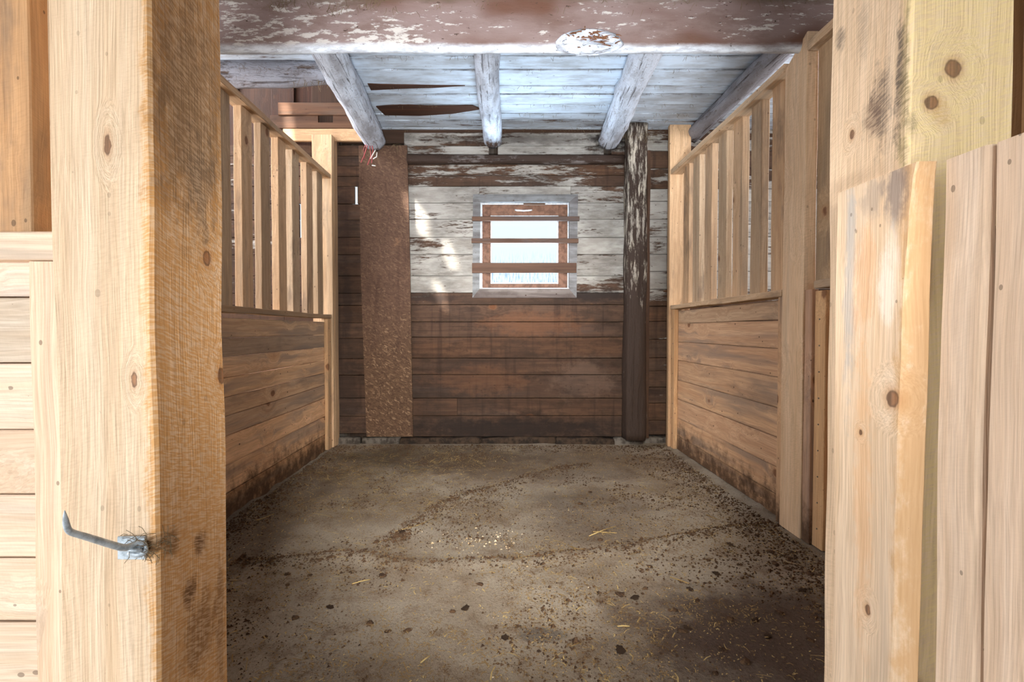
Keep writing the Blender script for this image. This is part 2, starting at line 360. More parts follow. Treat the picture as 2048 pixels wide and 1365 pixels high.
ROT = {'x': (0, 0, 0), 'y': None, 'z': None}
for a, cols in (('y', ((0, 1, 0), (0, 0, 1), (1, 0, 0))), ('z', ((0, 0, 1), (1, 0, 0), (0, 1, 0)))):
    ROT[a] = Matrix((cols[0], cols[1], cols[2])).transposed().to_euler()

def tintv(s=.10, warm=.04):
    b = 1+R.uniform(-s, s*.6); w = R.uniform(-warm, warm)
    return (b*(1+w), b, b*(1-w*1.4))
def board(name, parent, lo, hi, axis, mat, tint=None, paint=1., seg=4, wob=.0015, ch=.003, twist=0., end_cut=None, edge=None):
    """sawn plank between two corners, grain along axis, slightly uneven, edges eased"""
    lo = Vector(lo); hi = Vector(hi); c = (lo+hi)/2; d = hi-lo
    L, Wd, T = {'x': (d.x, d.y, d.z), 'y': (d.y, d.z, d.x), 'z': (d.z, d.x, d.y)}[axis]
    ch = min(ch, Wd*.3, T*.3)
    bm = bmesh.new(); rings = []
    ph = R.uniform(0, 99)
    for i in range(seg+1):
        t = i/seg; x = (t-.5)*L
        j = lambda q: wob*2*mn.noise(Vector((x*3.1, ph, q*7.7)))
        a0, a1 = -Wd/2+j(1), Wd/2+j(2); b0, b1 = -T/2+j(3)*.6, T/2+j(4)*.6
        pts = [(a0+ch, b0), (a1-ch, b0), (a1, b0+ch), (a1, b1-ch), (a1-ch, b1), (a0+ch, b1), (a0, b1-ch), (a0, b0+ch)]
        if edge: pts = [edge(t, p, Wd, T) for p in pts]
        ca, sa = math.cos(twist*(t-.5)), math.sin(twist*(t-.5))
        ring = []
        for (y, z) in pts:
            xx = x
            if end_cut and i == seg: xx += end_cut(y, z)
            ring.append(bm.verts.new((xx, y*ca-z*sa, y*sa+z*ca)))
        rings.append(ring)
    for r0, r1 in zip(rings, rings[1:]):
        for q in range(8): bm.faces.new((r0[q], r0[(q+1) % 8], r1[(q+1) % 8], r1[q]))
    bm.faces.new(rings[0]); bm.faces.new(rings[-1])
    tn = tint if tint is not None else tintv()
    return link(name, mesh_of(bm), mat, parent, c, ROT[axis], (tn[0], tn[1], tn[2], paint))

def prism(name, parent, pts, nrm, depth, mat, org=None, color=(1, 1, 1, 1)):
    """flat polygon of world points pushed along nrm by depth"""
    pts = [Vector(p) for p in pts]; org = Vector(org) if org is not None else sum(pts, Vector())/len(pts)
    off = Vector(nrm)*depth; bm = bmesh.new()
    a = [bm.verts.new(p-org) for p in pts]; b = [bm.verts.new(p-org+off) for p in pts]
    bm.faces.new(a); bm.faces.new(list(reversed(b)))
    for i in range(len(a)):
        k = (i+1) % len(a); bm.faces.new((a[i], b[i], b[k], a[k]))
    return link(name, mesh_of(bm), mat, parent, org, None, color)

def add_tube(bm, pts, rad, n=8, cap=True):
    pts = [Vector(p) for p in pts]; rings = []
    for i, p in enumerate(pts):
        t = (pts[min(i+1, len(pts)-1)]-pts[max(i-1, 0)]).normalized()
        u = t.cross(Vector((0, 0, 1)));
        if u.length < .05: u = t.cross(Vector((0, 1, 0)))
        u.normalize(); w = t.cross(u)
        r = rad[i] if isinstance(rad, (list, tuple)) else rad
        rings.append([bm.verts.new(p+(u*math.cos(2*math.pi*q/n)+w*math.sin(2*math.pi*q/n))*r) for q in range(n)])
    for r0, r1 in zip(rings, rings[1:]):
        for q in range(n): bm.faces.new((r0[q], r0[(q+1) % n], r1[(q+1) % n], r1[q]))
    if cap: bm.faces.new(list(reversed(rings[0]))); bm.faces.new(rings[-1])

def log_mesh(L, r0, r1, seg=40, n=24, bumps=(), rough=.006, bow=(0, 0), sq=0., seed=0.):
    """round log along local x from 0 to L"""
    bm = bmesh.new(); rings = []
    for i in range(seg+1):
        t = i/seg; x = t*L; r = r0+(r1-r0)*t; ring = []
        for q in range(n):
            a = 2*math.pi*q/n; ca, sa = math.cos(a), math.sin(a)
            rr = r*(1+sq*(1/max(abs(ca), abs(sa))-1))
            rr += rough*2*mn.noise(Vector((x*2.2, ca*1.3+seed, sa*1.3))) + rough*.7*mn.noise(Vector((x*8, ca*4+seed, sa*4)))
            for (bx, ba, br, bh) in bumps:
                da = math.atan2(math.sin(a-ba), math.cos(a-ba))*r
                rr += bh*math.exp(-((x-bx)**2+da*da)/br**2)
            ring.append(bm.verts.new((x, ca*rr+bow[0]*math.sin(math.pi*t), sa*rr+bow[1]*math.sin(math.pi*t))))
        rings.append(ring)
    for a_, b_ in zip(rings, rings[1:]):
        for q in range(n): bm.faces.new((a_[q], a_[(q+1) % n], b_[(q+1) % n], b_[q]))
    bm.faces.new(rings[0]); bm.faces.new(rings[-1])
    return mesh_of(bm, True)
def log_obj(name, p0, p1, me, mat, parent=None):
    p0 = Vector(p0); p1 = Vector(p1); d = (p1-p0).normalized()
    q = d.to_track_quat('X', 'Z')
    return link(name, me, mat, parent, p0, q.to_euler())

# ------------------------------------------------------------------ ground
def seg_dist(p, line):
    best = 9
    for a, b in zip(line, line[1:]):
        ab = b-a; t = max(0, min(1, (p-a).dot(ab)/ab.length_squared)); best = min(best, (p-a-ab*t).length)
    return best
F2 = lambda px, py: W(px, py, z=0).to_2d()
RIDGES = [([F2(*q) for q in ((1545, 1053), (1430, 1062), (1340, 1083), (1180, 1108), (1050, 1126), (830, 1131), (700, 1110), (560, 1118), (475, 1130))], .020),
          ([F2(*q) for q in ((1180, 930), (1110, 940), (1000, 972), (880, 1012), (810, 1068), (780, 1090))], .014)]
def floor_z(x, y):
    p = Vector((x, y)); z = .010*mn.noise(Vector((x*2.5, y*2.5, 0)))+.005*mn.noise(Vector((x*9, y*9, 3)))
    if -1.6 < x < 1.7 and 1.2 < y < 4.6:
        for line, h in RIDGES:
            d = seg_dist(p, line)
            if d < .12:
                w = .035*(1+.8*mn.noise(Vector((x*6, y*6, 8))))
                z += h*math.exp(-(d/w)**2)*(.55+.9*abs(mn.noise(Vector((x*11, y*11, 5)))))
        e = max(0, 1-(x+1.5)/.22) if x < 0 else max(0, 1-(1.52-x)/.16)
        z += .022*min(1, e)*(.5+mn.noise(Vector((x*7, y*7, 2)))) + .02*max(0, min(1, (y-4.25)/.2))
    return z
bm = bmesh.new(); xs = [-3.6+i*.03 for i in range(241)]; ys = [-4+i*.03 for i in range(287)] + [4.6]
ix = {}
for j, y in enumerate(ys):
    for i, x in enumerate(xs): ix[i, j] = bm.verts.new((x, y, floor_z(x, y)))
for j in range(len(ys)-1):
    for i in range(240): bm.faces.new((ix[i, j], ix[i+1, j], ix[i+1, j+1], ix[i, j+1]))
fl = link('floor', mesh_of(bm, True), M_FLOOR); fl['kind'] = 'structure'
sn = prism('ground', None, [(-40, 4.75, -.35), (40, 4.75, -.35), (40, 90, -.2), (-40, 90, -.2)], (0, 0, -1), .2, M_SNOW); sn['kind'] = 'structure'

# ------------------------------------------------------------------ back wall: horizontal boards, window opening, chinks
YB = 4.52; TB = .026
wb = struct('wall_back', (0, YB, 0))
zl = lambda py: W(1000, py, y=YB).z
xl = lambda px: W(px, 600, y=YB).x
WX0, WX1 = xl(959), xl(1141); WZ0, WZ1 = zl(579), zl(402)
def wall_board(x0, x1, z0, z1, tint, paint, name='board', g=.0022, prow=None):
    if x1-x0 < .004 or z1-z0 < .01: return
    dy = R.uniform(-.003, .003) if prow is None else prow
    board(name, wb, (x0+.001, YB+dy, z0+g), (x1-.001, YB+TB+dy, z1-g), 'x', M_OLD, tint, paint, seg=max(3, int((x1-x0)/.25)), wob=.0018, ch=.002)
BR = lambda: tintv(.22, .07)
cy = [265, 292, 310, 329, 351, 373, 406, 439, 475, 509, 552, 586, 610, 644, 675, 717, 750, 797, 832, 874]
cp = [.72, .80, .30, .56, .48, .74, .76, .75, .77, .74, .76, .36, .12, .10, .20, .27, .22, .14, .10]
for i, (a, b) in enumerate(zip(cy, cy[1:])):
    z1, z0 = zl(a), zl(b); p = cp[i]
    t = BR() if p < .5 else tintv(.06, .03)
    segs = [(-.86, 1.19)]
    if i == 1: segs = [(-.86, -.10), (-.02, .93), (1.0, 1.19)]
    if i == 17: segs = [(-.86, xl(914)), (xl(914), 1.19)]
    if z0 < WZ1 and z1 > WZ0:
        if z0 >= WZ0-.02 and z1 <= WZ1+.02: segs = [(-.86, WX0), (WX1, 1.19)]
        elif z1 > WZ1:
            wall_board(WX0, WX1, WZ1, z1, t, p); segs = [(-.86, WX0), (WX1, 1.19)]
        else:
            wall_board(WX0, WX1, z0, WZ0, t, p); segs = [(-.86, WX0), (WX1, 1.19)]
    for (x0, x1) in segs: wall_board(x0, x1, z0, z1, t, p + (R.uniform(-.05, .05) if len(segs) > 1 else 0))
ry = [257, 280, 302, 337, 378, 403, 439, 474, 509, 543, 579, 613, 643, 679, 716, 742, 775, 807, 841, 870]
rp = [.5, .7, .45, .6, .86, .8, .84, .82, .85, .8, .5, .12, .38, .36, .42, .30, .34, .26, .2]
for i, (a, b) in enumerate(zip(ry, ry[1:])):
    wall_board(1.19, 3.55, zl(b), zl(a), tintv(.15, .05), rp[i]-.0)
ly = [200, 236, 270, 290, 312, 332, 353, 373, 408, 440, 475, 510, 552, 587, 611, 646, 677, 718, 751, 797, 833, 868]
for i, (a, b) in enumerate(zip(ly, ly[1:])):
    z1, z0 = zl(a), zl(b)
    segs = [(-1.95, -.86, BR(), .20)]
    if i == 7: segs = [(-1.95, -1.305, BR(), .18), (-1.281, -.86, BR(), .18)]      # daylight shows through a chink here
    if i in (8, 9): segs = [(-1.95, xl(600), BR(), .2), (xl(605), -.86, BR(), .2)]
    if i < 3: segs = []
    for (x0, x1, t, p) in segs: wall_board(x0, x1, z0, z1, t, p)
    if i > 2: wall_board(-3.55, -1.95, z0, z1, tintv(.12, .04), .46 if 3 < i < 13 else .2)
# outer sheathing behind the boards: closes the joints, open at the window and at two chinks
def sheath(x0, x1, z0, z1): board('sheathing_board', wb, (x0, YB+.100, z0), (x1, YB+.115, z1), 'z', M_BARN, (.5, .5, .5), 0, seg=2, wob=0, ch=0)
chinks = [(-1.36, -1.27, zl(408), zl(373)+.05), (xl(600)-.07, xl(605)+.02, zl(475), zl(408)+.05), (WX0-.004, WX1+.004, WZ0-.004, WZ1+.004)]
cuts = sorted({-3.58, 3.58, *[c[0] for c in chinks], *[c[1] for c in chinks], -2.9, -2.3, .9, 1.6, 2.3, 2.9, -.6, -.25})
for x0, x1 in zip(cuts, cuts[1:]):
    hit = [c for c in chinks if c[0] < (x0+x1)/2 < c[1]]
    if hit: sheath(x0, x1, -.1, hit[0][2]); sheath(x0, x1, hit[0][3], 5.1)
    else: sheath(x0, x1, -.1, 5.1)
# upper loft boards, upright
x = -3.5
ztop = 5.1
for px in (330, 380, 430, 478, 546, 592, 626):
    x0, x1 = xl(px), xl(px)+R.uniform(.20, .29)
    if x0 < -3.5: continue
    nx = {330: xl(380), 380: xl(430), 430: xl(478), 478: xl(546), 546: xl(592), 592: xl(626), 626: -1.44}[px]
    dy = R.choice([0, .02, .04])
    board('upright_board', wb, (x0+.002, YB+dy, zl(296)+.02), (nx-.002, YB+TB+dy, ztop), 'z', M_DARK, (.42+.1*R.random(), .42, .41), 0, seg=4)
board('upright_board', wb, (-3.55, YB+.02, zl(296)+.02), (xl(330)-.003, YB+TB+.02, ztop), 'z', M_DARK, (.42+.1*R.random(), .42, .41), 0, seg=4)
board('upright_board', wb, (-1.44, YB+.06, zl(282)), (3.55, YB+TB+.06, ztop), 'x', M_DARK, (.5, .5, .5), 0, seg=4)

# stones and rotten sill under the wall
def rough_block(name, parent, lo, hi, mat, amp=.012, sub=3, seed=0):
    lo = Vector(lo); hi = Vector(hi); c = (lo+hi)/2; h = (hi-lo)/2
    bm = bmesh.new(); bmesh.ops.create_cube(bm, size=2)
    bmesh.ops.subdivide_edges(bm, edges=bm.edges[:], cuts=sub, use_grid_fill=True)
    for v in bm.verts:
        p = v.co.copy(); q = p.normalized()*1.25
        p = p.lerp(q, .22); p = Vector((p.x*h.x, p.y*h.y, p.z*h.z))
        p += Vector((mn.noise(p*9+Vector((seed, 0, 0))), mn.noise(p*9+Vector((0, seed, 5))), mn.noise(p*9+Vector((3, 0, seed)))))*amp
        v.co = p
    return link(name, mesh_of(bm, True), mat, parent, c)
zs = zl(874)
for i, (a, b, m) in enumerate(((664, 722, M_STONE), (722, 800, M_STONE), (1228, 1286, M_STONE), (1286, 1338, M_STONE))):
    rough_block('footing_stone', wb, (xl(a)+.004, YB-.05+.01*(i % 2), -.06), (xl(b)-.004, YB+.06, zs-.004), m, .012, 3, i*3.7)
for i, (a, b) in enumerate(((798, 962), (962, 1112), (1112, 1230))):
    rough_block('sill_length', wb, (xl(a)+.002, YB-.045+.012*(i % 2), -.05), (xl(b)-.002, YB+.06, zs-.006), M_SILL, .014, 5, 20+i)

# ------------------------------------------------------------------ other barn walls and roof (out of frame; they keep the daylight where it belongs)
def barn_wall(name, lo, hi, axis, step=.24, mat=M_BARN):
    s = struct(name, lo); lo = Vector(lo); hi = Vector(hi); q = {'x': 1, 'y': 2, 'z': 0}
    return s, lo, hi
def planks(parent, lo, hi, run, across, step, name='board'):
    lo = Vector(lo); hi = Vector(hi); i = 'xyz'.index(across); a = lo[i]
    while a < hi[i]-.01:
        b = min(a+step, hi[i]); l2 = lo.copy(); h2 = hi.copy(); l2[i] = a+.0005; h2[i] = b-.0005
        board(name, parent, l2, h2, run, M_BARN, tintv(.15, .05), 0, seg=2, wob=.0, ch=.0); a = b
XL = -3.6
wr = struct('wall_right', (3.6, 0, 0)); planks(wr, (3.6, -4, 0), (3.63, 4.6, 5.1), 'y', 'z', 1.02)
wf = struct('wall_front', (0, -4, 0))
planks(wf, (-3.6, -4.03, 2.75), (3.6, -4.0, 5.1), 'x', 'z', 1.2)
planks(wf, (-3.6, -4.03, 0), (-1.9, -4.0, 2.75), 'x', 'z', 1.4); planks(wf, (1.9, -4.03, 0), (3.6, -4.0, 2.75), 'x', 'z', 1.4)
# left wall: one boarded sheet with added holes shaped to throw the sun patches
def to_left(p):
    p = Vector(p); t = (p.x-XL)/(-SUN.x); return p+SUN*t
PATCH = [[(820, 392), (830, 400), (856, 436), (859, 484), (846, 476), (830, 446), (821, 416)],
         [(893, 476), (903, 492), (914, 520), (917, 557), (904, 548), (893, 524), (889, 496)],
         [(868, 557), (878, 564), (893, 590), (896, 628), (882, 612), (871, 588)]]
holes = []
for pl in PATCH: holes.append([to_left(W(a, b, y=YB)) for a, b in pl])
holes.append([to_left(W(a, b, y=4.42)) for a, b in ((556, 202), (575, 202), (588, 290), (566, 290))])
outer = [Vector((XL, -4.0, 0)), Vector((XL, 4.6, 0)), Vector((XL, 4.6, 5.1)), Vector((XL, -4.0, 5.1))]
v2, eds = [], []
for loop in [outer]+holes:
    s0 = len(v2); v2 += [Vector((p.y, p.z)) for p in loop]; eds += [(s0+i, s0+(i+1) % len(loop)) for i in range(len(loop))]
res = delaunay_2d_cdt(v2, eds, [], 0, 1e-6)
def inside(p, loop):
    c = False; n = len(loop)
    for i in range(n):
        a, b = loop[i], loop[(i+1) % n]
        if (a.z > p.y) != (b.z > p.y) and p.x < (b.y-a.y)*(p.y-a.z)/(b.z-a.z)+a.y: c = not c
    return c
bm = bmesh.new(); vs = [bm.verts.new((0, p.x, p.y)) for p in res[0]]
for f in res[2]:
    c = sum((res[0][i] for i in f), Vector((0, 0)))/len(f)
    if any(inside(c, h) for h in holes): continue
    try: bm.faces.new([vs[i] for i in f])
    except ValueError: pass
wl = link('wall_left', mesh_of(bm), M_BARN, None, (XL, 0, 0)); wl['kind'] = 'structure'
wl.modifiers.new('thickness', 'SOLIDIFY').thickness = .004
rf = struct('roof', (0, 0, 5.1)); planks(rf, (-3.65, -4.03, 5.1), (3.65, 4.65, 5.14), 'x', 'y', 1.1)
ca = struct('ceiling_aisle', (0, 0, 2.78)); planks(ca, (-3.58, -3.98, 2.78), (3.58, 2.45, 2.80), 'x', 'y', .8)

# ------------------------------------------------------------------ stall ceiling: whitewashed boards on log joists
ZC = 2.84
ce = struct('ceiling', (0, 3.5, ZC))
cyp = [86, 112, 139, 172, 188, 209, 228, 241, 256, 272]
cyw = [W(1200, p, z=ZC).y for p in cyp]; cyw[-1] = YB-.002
cyw = [2.46, 2.72, 2.98] + [y for y in cyw if y > 3.1]
for i, (a, b) in enumerate(zip(cyw, cyw[1:])):
    t = tintv(.05, .02)
    if i == len(cyw)-2: t = (.8, .76, .7)
    dz = R.uniform(-.004, .004)
    xa = -1.16
    g = .0055
    board('ceiling_board', ce, (xa, a+g, ZC+dz), (-.078, b-g, ZC+.025+dz), 'x', M_CEIL, t, .93 if i < len(cyw)-3 else .80, seg=8, wob=.003)
    board('ceiling_board', ce, (-.072, a+g, ZC+dz+.001), (3.55, b-g, ZC+.026+dz), 'x', M_CEIL, tintv(.05, .02), .95 if i < len(cyw)-3 else .78, seg=8, wob=.002)
for a, b in ((2.46, 2.74), (2.74, 3.02), (3.02, 3.30), (3.30, 3.44)):
    board('ceiling_board', ce, (-2.0, a+.003, ZC+.002), (-1.165, b-.003, ZC+.027), 'x', M_CEIL, (.9, .9, .9), .8, seg=4)

# dark strips by the left log: first paints a gap's shade, second a brown board
for q in ([(735, 168), (742, 181), (800, 178), (870, 176), (930, 172), (870, 172), (790, 170)], [(752, 214), (770, 231), (840, 232), (905, 228), (962, 219), (945, 212), (860, 213), (800, 210)]):
    prism('gap_shade_and_board', ce, [W(a, b, z=ZC-.009) for a, b in q], (0, 0, 1), .008, M_DARK, None, (.62, .52, .50, 0))

G_J = 'log joists under the stall ceiling'
def joist(pf, pb, r0, r1, label, bumps, mat, seed, bow=(0, 0)):
    p0 = Vector(pf); p1 = Vector(pb)
    o = log_obj('log_joist', p0, p1, log_mesh((p1-p0).length, r0, r1, 44, 24, bumps, .007, bow, 0, seed), mat)
    return tag(o, label, 'beam', G_J)
joist((-1.00, 2.66, 2.722), (-1.115, 4.47, 2.728), .108, .095, 'whitewashed log joist on the left, its tip above the brown chipboard panel', ((.75, 4.2, .06, .012), (1.1, 3.9, .05, .01), (.62, 5.2, .05, .012)), M_LOGW, 1)
joist((-.075, 2.66, 2.745), (-.062, 4.47, 2.735), .080, .082, 'slim whitewashed log joist in the middle, above the window', ((.75, 4.5, .05, .016), (1.05, 4.9, .05, .014), (.5, 4.0, .04, .01)), M_LOGW, 5, (.012, 0))
joist((.86, 2.66, 2.732), (.965, 4.46, 2.73), .096, .092, 'whitewashed log joist on the right with a broken knot, beside the dark post', ((.9, .4, .05, .022), (1.2, 4.2, .06, .012), (1.45, 3.6, .06, .012)), M_LOGW, 9)
joist((1.74, 2.66, 2.775), (1.70, 4.46, 2.77), .07, .065, 'grey log joist running just above the right stall partition rail', (), M_LOGG, 13)

# header beam across the stall mouth
def beam_mesh(x0, x1, prof, seg=70):
    bm = bmesh.new(); rings = []
    for i in range(seg+1):
        x = x0+(x1-x0)*i/seg; ring = []
        for q, (y, z) in enumerate(prof):
            w = .007
            ring.append(bm.verts.new((x, y+w*mn.noise(Vector((x*2.3, y*6, z*6)))+.003*mn.noise(Vector((x*9, y*20, z*20))), z+w*.9*mn.noise(Vector((x*2.1, z*6+9, y*6))))))
        rings.append(ring)
    n = len(prof)
    for a, b in zip(rings, rings[1:]):
        for q in range(n): bm.faces.new((a[q], a[(q+1) % n], b[(q+1) % n], b[q]))
    bm.faces.new(rings[0]); bm.faces.new(rings[-1]); return mesh_of(bm, True)
bzl = W(1000, 96, y=2.5).z; bz2 = W(1000, 108, y=2.535).z
hb = thing('header_beam', (0, 2.6, 2.4), 'heavy hewn beam with peeling mauve paint across the top of the stall opening', 'beam')
prof = [(2.50, 2.775), (2.495, 2.66), (2.497, 2.56), (2.500, 2.49), (2.506, bzl+.012), (2.518, bz2+.004), (2.535, bz2), (2.58, bz2+.035), (2.66, bz2+.09), (2.72, bz2+.16), (2.74, 2.62), (2.72, 2.775)]
link('beam_timber', beam_mesh(-2.3, 1.78, prof), M_BEAM, hb, (0, 0, 0))
# broken knot on the beam: a collar of swollen wood with splinters inside
kc = W(1178, 84, y=2.49)
bm = bmesh.new(); bmesh.ops.create_uvsphere(bm, u_segments=36, v_segments=20, radius=1)
for v in bm.verts:
    p = v.co; r = math.hypot(p.x, p.z)
    dep = 1-.75*math.exp(-(r/.52)**2) if p.y < 0 else 1
    q = Vector((p.x*.165*(1-.12*p.z), p.y*.042*dep, p.z*.060))
    q += Vector((.9, 1, .8))*.020*mn.noise(p*1.9+Vector((4, 0, 0)))+Vector((.6, .8, 1))*.011*mn.noise(p*5)+Vector((.3, .6, .5))*.006*mn.noise(p*13)
    v.co = q
link('knot_collar', mesh_of(bm, True), M_LOGW, hb, kc)
bm = bmesh.new()
for i in range(46):
    a = Vector((R.gauss(0, .06), R.uniform(-.040, -.016), R.gauss(0, .018)))
    d = Vector((R.uniform(-.06, .06), R.uniform(-.012, .006), R.uniform(-.012, .012)))
    add_tube(bm, (a, a+d*.5+Vector((0, -.004, 0)), a+d), (.0035, .003, .0008), 4)
o = link('splinter', mesh_of(bm), M_DARK, hb, kc, None, (1.6, 1.5, 1.4, 0)); o['kind'] = 'stuff'

# grey hewn crosspiece and the boards of the hay drop, upper left
bm_prof = [(3.36, 2.83), (3.355, 2.76), (3.365, 2.70), (3.40, 2.672), (3.46, 2.69), (3.50, 2.76), (3.49, 2.835)]
def cross_mesh():
    me = beam_mesh(-2.0, -1.155, bm_prof, 26)
    for v in me.vertices: v.co.z += .012*math.sin((v.co.x+2.0)*3.6) + max(0, v.co.x+1.45)*.14*(1 if v.co.z < 2.78 else 0)
    return me
cr = link('hewn_crosspiece', cross_mesh(), M_LOGG, None, (0, 0, 0)); tag(cr, 'short grey hewn log crossing from the left log joist to the loft hatch', 'beam')
G_X = 'nailed boards across the loft hatch'
def cross_board(px0, px1, py0, py1, y, label, mat, tint, notch=None):
    a = W(px0, py0, y=y); b = W(px1, py1, y=y)
    if notch:
        n0, n1 = W(notch[0], notch[2], y=y), W(notch[1], notch[2], y=y)
        z1, z0, zn = a.z, b.z, n0.z
        pts = [(a.x, y, z0), (b.x, y, z0), (b.x, y, z1), (n1.x, y, z1), (n1.x, y, zn), (n0.x, y, zn), (n0.x, y, z1), (a.x, y, z1)]
        o = prism('nailed_board', None, pts, (0, 1, 0), .03, mat, None, (*tint, 0))
    else:
        o = board('nailed_board', None, (a.x, y, b.z), (b.x, y+.03, a.z), 'x', mat, tint, 0, seg=6)
    return tag(o, label, 'board', G_X)
cross_board(556, 734, 205, 230, 4.43, 'brown horizontal board, topmost of three nailed across behind the left log joist', M_DARK, (1.12, 1.12, 1.1))
cross_board(540, 736, 231, 256, 4.44, 'brown horizontal board with a square notch in its upper edge, middle of three', M_DARK, (.98, 1.0, 1.0), (636, 666, 245))
cross_board(566, 738, 257.5, 282, 4.425, 'pale tan horizontal board, lowest of three behind the left log joist', M_SLAT, (.85, .75, .65))

# ------------------------------------------------------------------ chipboard panel, pole, dark post
cpts = [W(717, 291, y=4.485), W(814, 291, y=4.485), W(819, 480, y=4.485), W(826, 874, y=4.485), W(733, 874, y=4.485), W(722, 560, y=4.485)]
for p in cpts: p.y = 4.485
tag(prism('chipboard_panel', None, cpts, (0, 1, 0), .022, M_CHIP, (-1.0, 4.485, .1)), 'tall narrow panel of stained brown chipboard standing against the back wall', 'panel')
zp = W(1000, 319, y=4.47).z
tag(log_obj('wall_pole', (-.82, 4.465, zp), (1.095, 4.465, zp-.004), log_mesh(1.915, .040, .038, 40, 14, (), .004, (0, 0), .5, 3), M_LOGD), 'thin dark grey pole fixed level across the back wall under the log tips', 'pole')
dp = thing('wall_post', (1.19, 4.42, 0), 'dark square post with peeling paint against the back wall right of the window', 'post')
pm = log_mesh(2.83-.085, .089, .086, 50, 28, ((2.2, math.pi*.5, .05, .01),), .006, (0, 0), .85, 21)
log_obj('post_timber', (1.185, 4.412, .085), (1.19, 4.412, 2.83), pm, M_POST, dp)
board('batten', dp, (1.272, 4.36, .1), (1.302, 4.44, 2.6), 'z', M_OLD, (.7, .65, .6), .42, seg=10, wob=.004)

# ------------------------------------------------------------------ window
wn = struct('window_1', (0, YB, 1.8))
cs = lambda px, py: W(px, py, y=YB-.02)
O = [(946, 389), (1156, 389), (1153, 596), (945, 596)]; I = [(961, 404), (1139, 404), (1138, 578), (959, 578)]
for i in range(4):
    k = (i+1) % 4
    pts = [cs(*O[i]), cs(*O[k]), cs(*I[k]), cs(*I[i])]
    for p in pts: p.y = YB-.022
    c = sum(pts, Vector())/4
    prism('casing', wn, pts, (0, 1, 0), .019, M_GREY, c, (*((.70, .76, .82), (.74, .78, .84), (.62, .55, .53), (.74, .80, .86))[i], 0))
JD = YB+.099
jt = .012
board('jamb', wn, (WX0, YB-.018, WZ0), (WX0+jt, JD, WZ1), 'z', M_WHITE, (1, 1, 1), 1, seg=2, wob=0)
board('jamb', wn, (WX1-jt, YB-.018, WZ0), (WX1, JD, WZ1), 'z', M_WHITE, (1, 1, 1), 1, seg=2, wob=0)
board('jamb', wn, (WX0+jt, YB-.018, WZ1-jt), (WX1-jt, JD, WZ1), 'x', M_WHITE, (1, 1, 1), 1, seg=2, wob=0)
board('window_sill', wn, (WX0+jt, YB-.018, WZ0), (WX1-jt, JD, WZ0+jt), 'x', M_WHITE, (1, 1, 1), 1, seg=2, wob=0)
a, b = WX0+jt+.003, WX1-jt-.003; c0, c1 = WZ0+jt+.003, WZ1-jt-.003
for nm, lo, hi, ax in (('stop', (a, YB+.02, c0), (a+.010, YB+.04, c1), 'z'), ('stop', (b-.010, YB+.02, c0), (b, YB+.04, c1), 'z'),
                       ('stop', (a+.010, YB+.02, c1-.012), (b-.010, YB+.04, c1), 'x')):
    board(nm, wn, lo, hi, ax, M_WHITE, (1, 1, 1), 1, seg=2, wob=0)
Y0, Y1 = YB+.045, YB+.075
sx0, sx1 = W(981, 500, y=Y0).x, W(1117, 500, y=Y0).x; sz0, sz1 = W(1000, 568, y=Y0).z, W(1000, 431, y=Y0).z
board('sash_stile', wn, (a, Y0, c0), (sx0, Y1, c1), 'z', M_SASH, (1, 1, 1), 1, seg=2, wob=0)
board('sash_stile', wn, (sx1, Y0, c0), (b, Y1, c1), 'z', M_SASH, (1, 1, 1), 1, seg=2, wob=0)
board('sash_rail', wn, (sx0, Y0, sz1), (sx1, Y1, c1), 'x', M_SASH, (1, 1, 1), 1, seg=2, wob=0)
board('sash_rail', wn, (sx0, Y0, c0), (sx1, Y1, sz0), 'x', M_SASH, (.8, .8, .85), 1, seg=2, wob=0)
pn = board('pane', wn, (sx0, Y0+.013, sz0), (sx1, Y0+.016, sz1), 'x', M_PANE, (1, 1, 1), 1, seg=1, wob=0, ch=0)
for nm, lo, hi, ax in (('glazing_bead', (sx0, Y0+.002, sz0), (sx0+.012, Y0+.012, sz1), 'z'), ('glazing_bead', (sx1-.012, Y0+.002, sz0), (sx1, Y0+.012, sz1), 'z'),
                       ('glazing_bead', (sx0+.012, Y0+.002, sz1-.012), (sx1-.012, Y0+.012, sz1), 'x'), ('glazing_bead', (sx0+.012, Y0+.002, sz0), (sx1-.012, Y0+.012, sz0+.014), 'x')):
    board(nm, wn, lo, hi, ax, M_WHITE, (1, 1, 1), 1, seg=2, wob=0)
# pull handle on the top rail of the sash
bm = bmesh.new(); hc = W(1047, 421, y=Y0-.008)
add_tube(bm, [Vector((-.075, .006, .004)), Vector((-.06, -.004, 0)), Vector((0, -.012, -.006)), Vector((.06, -.004, 0)), Vector((.075, .006, .004))], .007, 8)
link('sash_handle', mesh_of(bm, True), M_WHITE, wn, hc)
board('splinter_strip', wn, (W(1047, 409, y=YB-.02).x, YB-.030, W(1000, 411, y=YB-.02).z), (W(1090, 409, y=YB-.02).x, YB-.019, W(1000, 407, y=YB-.02).z), 'x', M_DARK, (1.2, 1.3, 1.4), 0, seg=2)
bars = thing('window_bars', (.2, YB-.03, 1.7), 'three weathered wooden bars nailed level across the small window', 'bar')
for (x0, x1, y0, y1) in ((944, 1159, 433, 442), (943, 1157, 477, 486), (944, 1153, 526, 546)):
    p, q = W(x0, y0, y=YB-.045), W(x1, y1, y=YB-.045)
    bb = board('bar', bars, (p.x, YB-.045, q.z), (q.x, YB-.0235, p.z), 'x', M_DARK, (1.15, 1.35, 1.7), 0, seg=6, wob=.002)

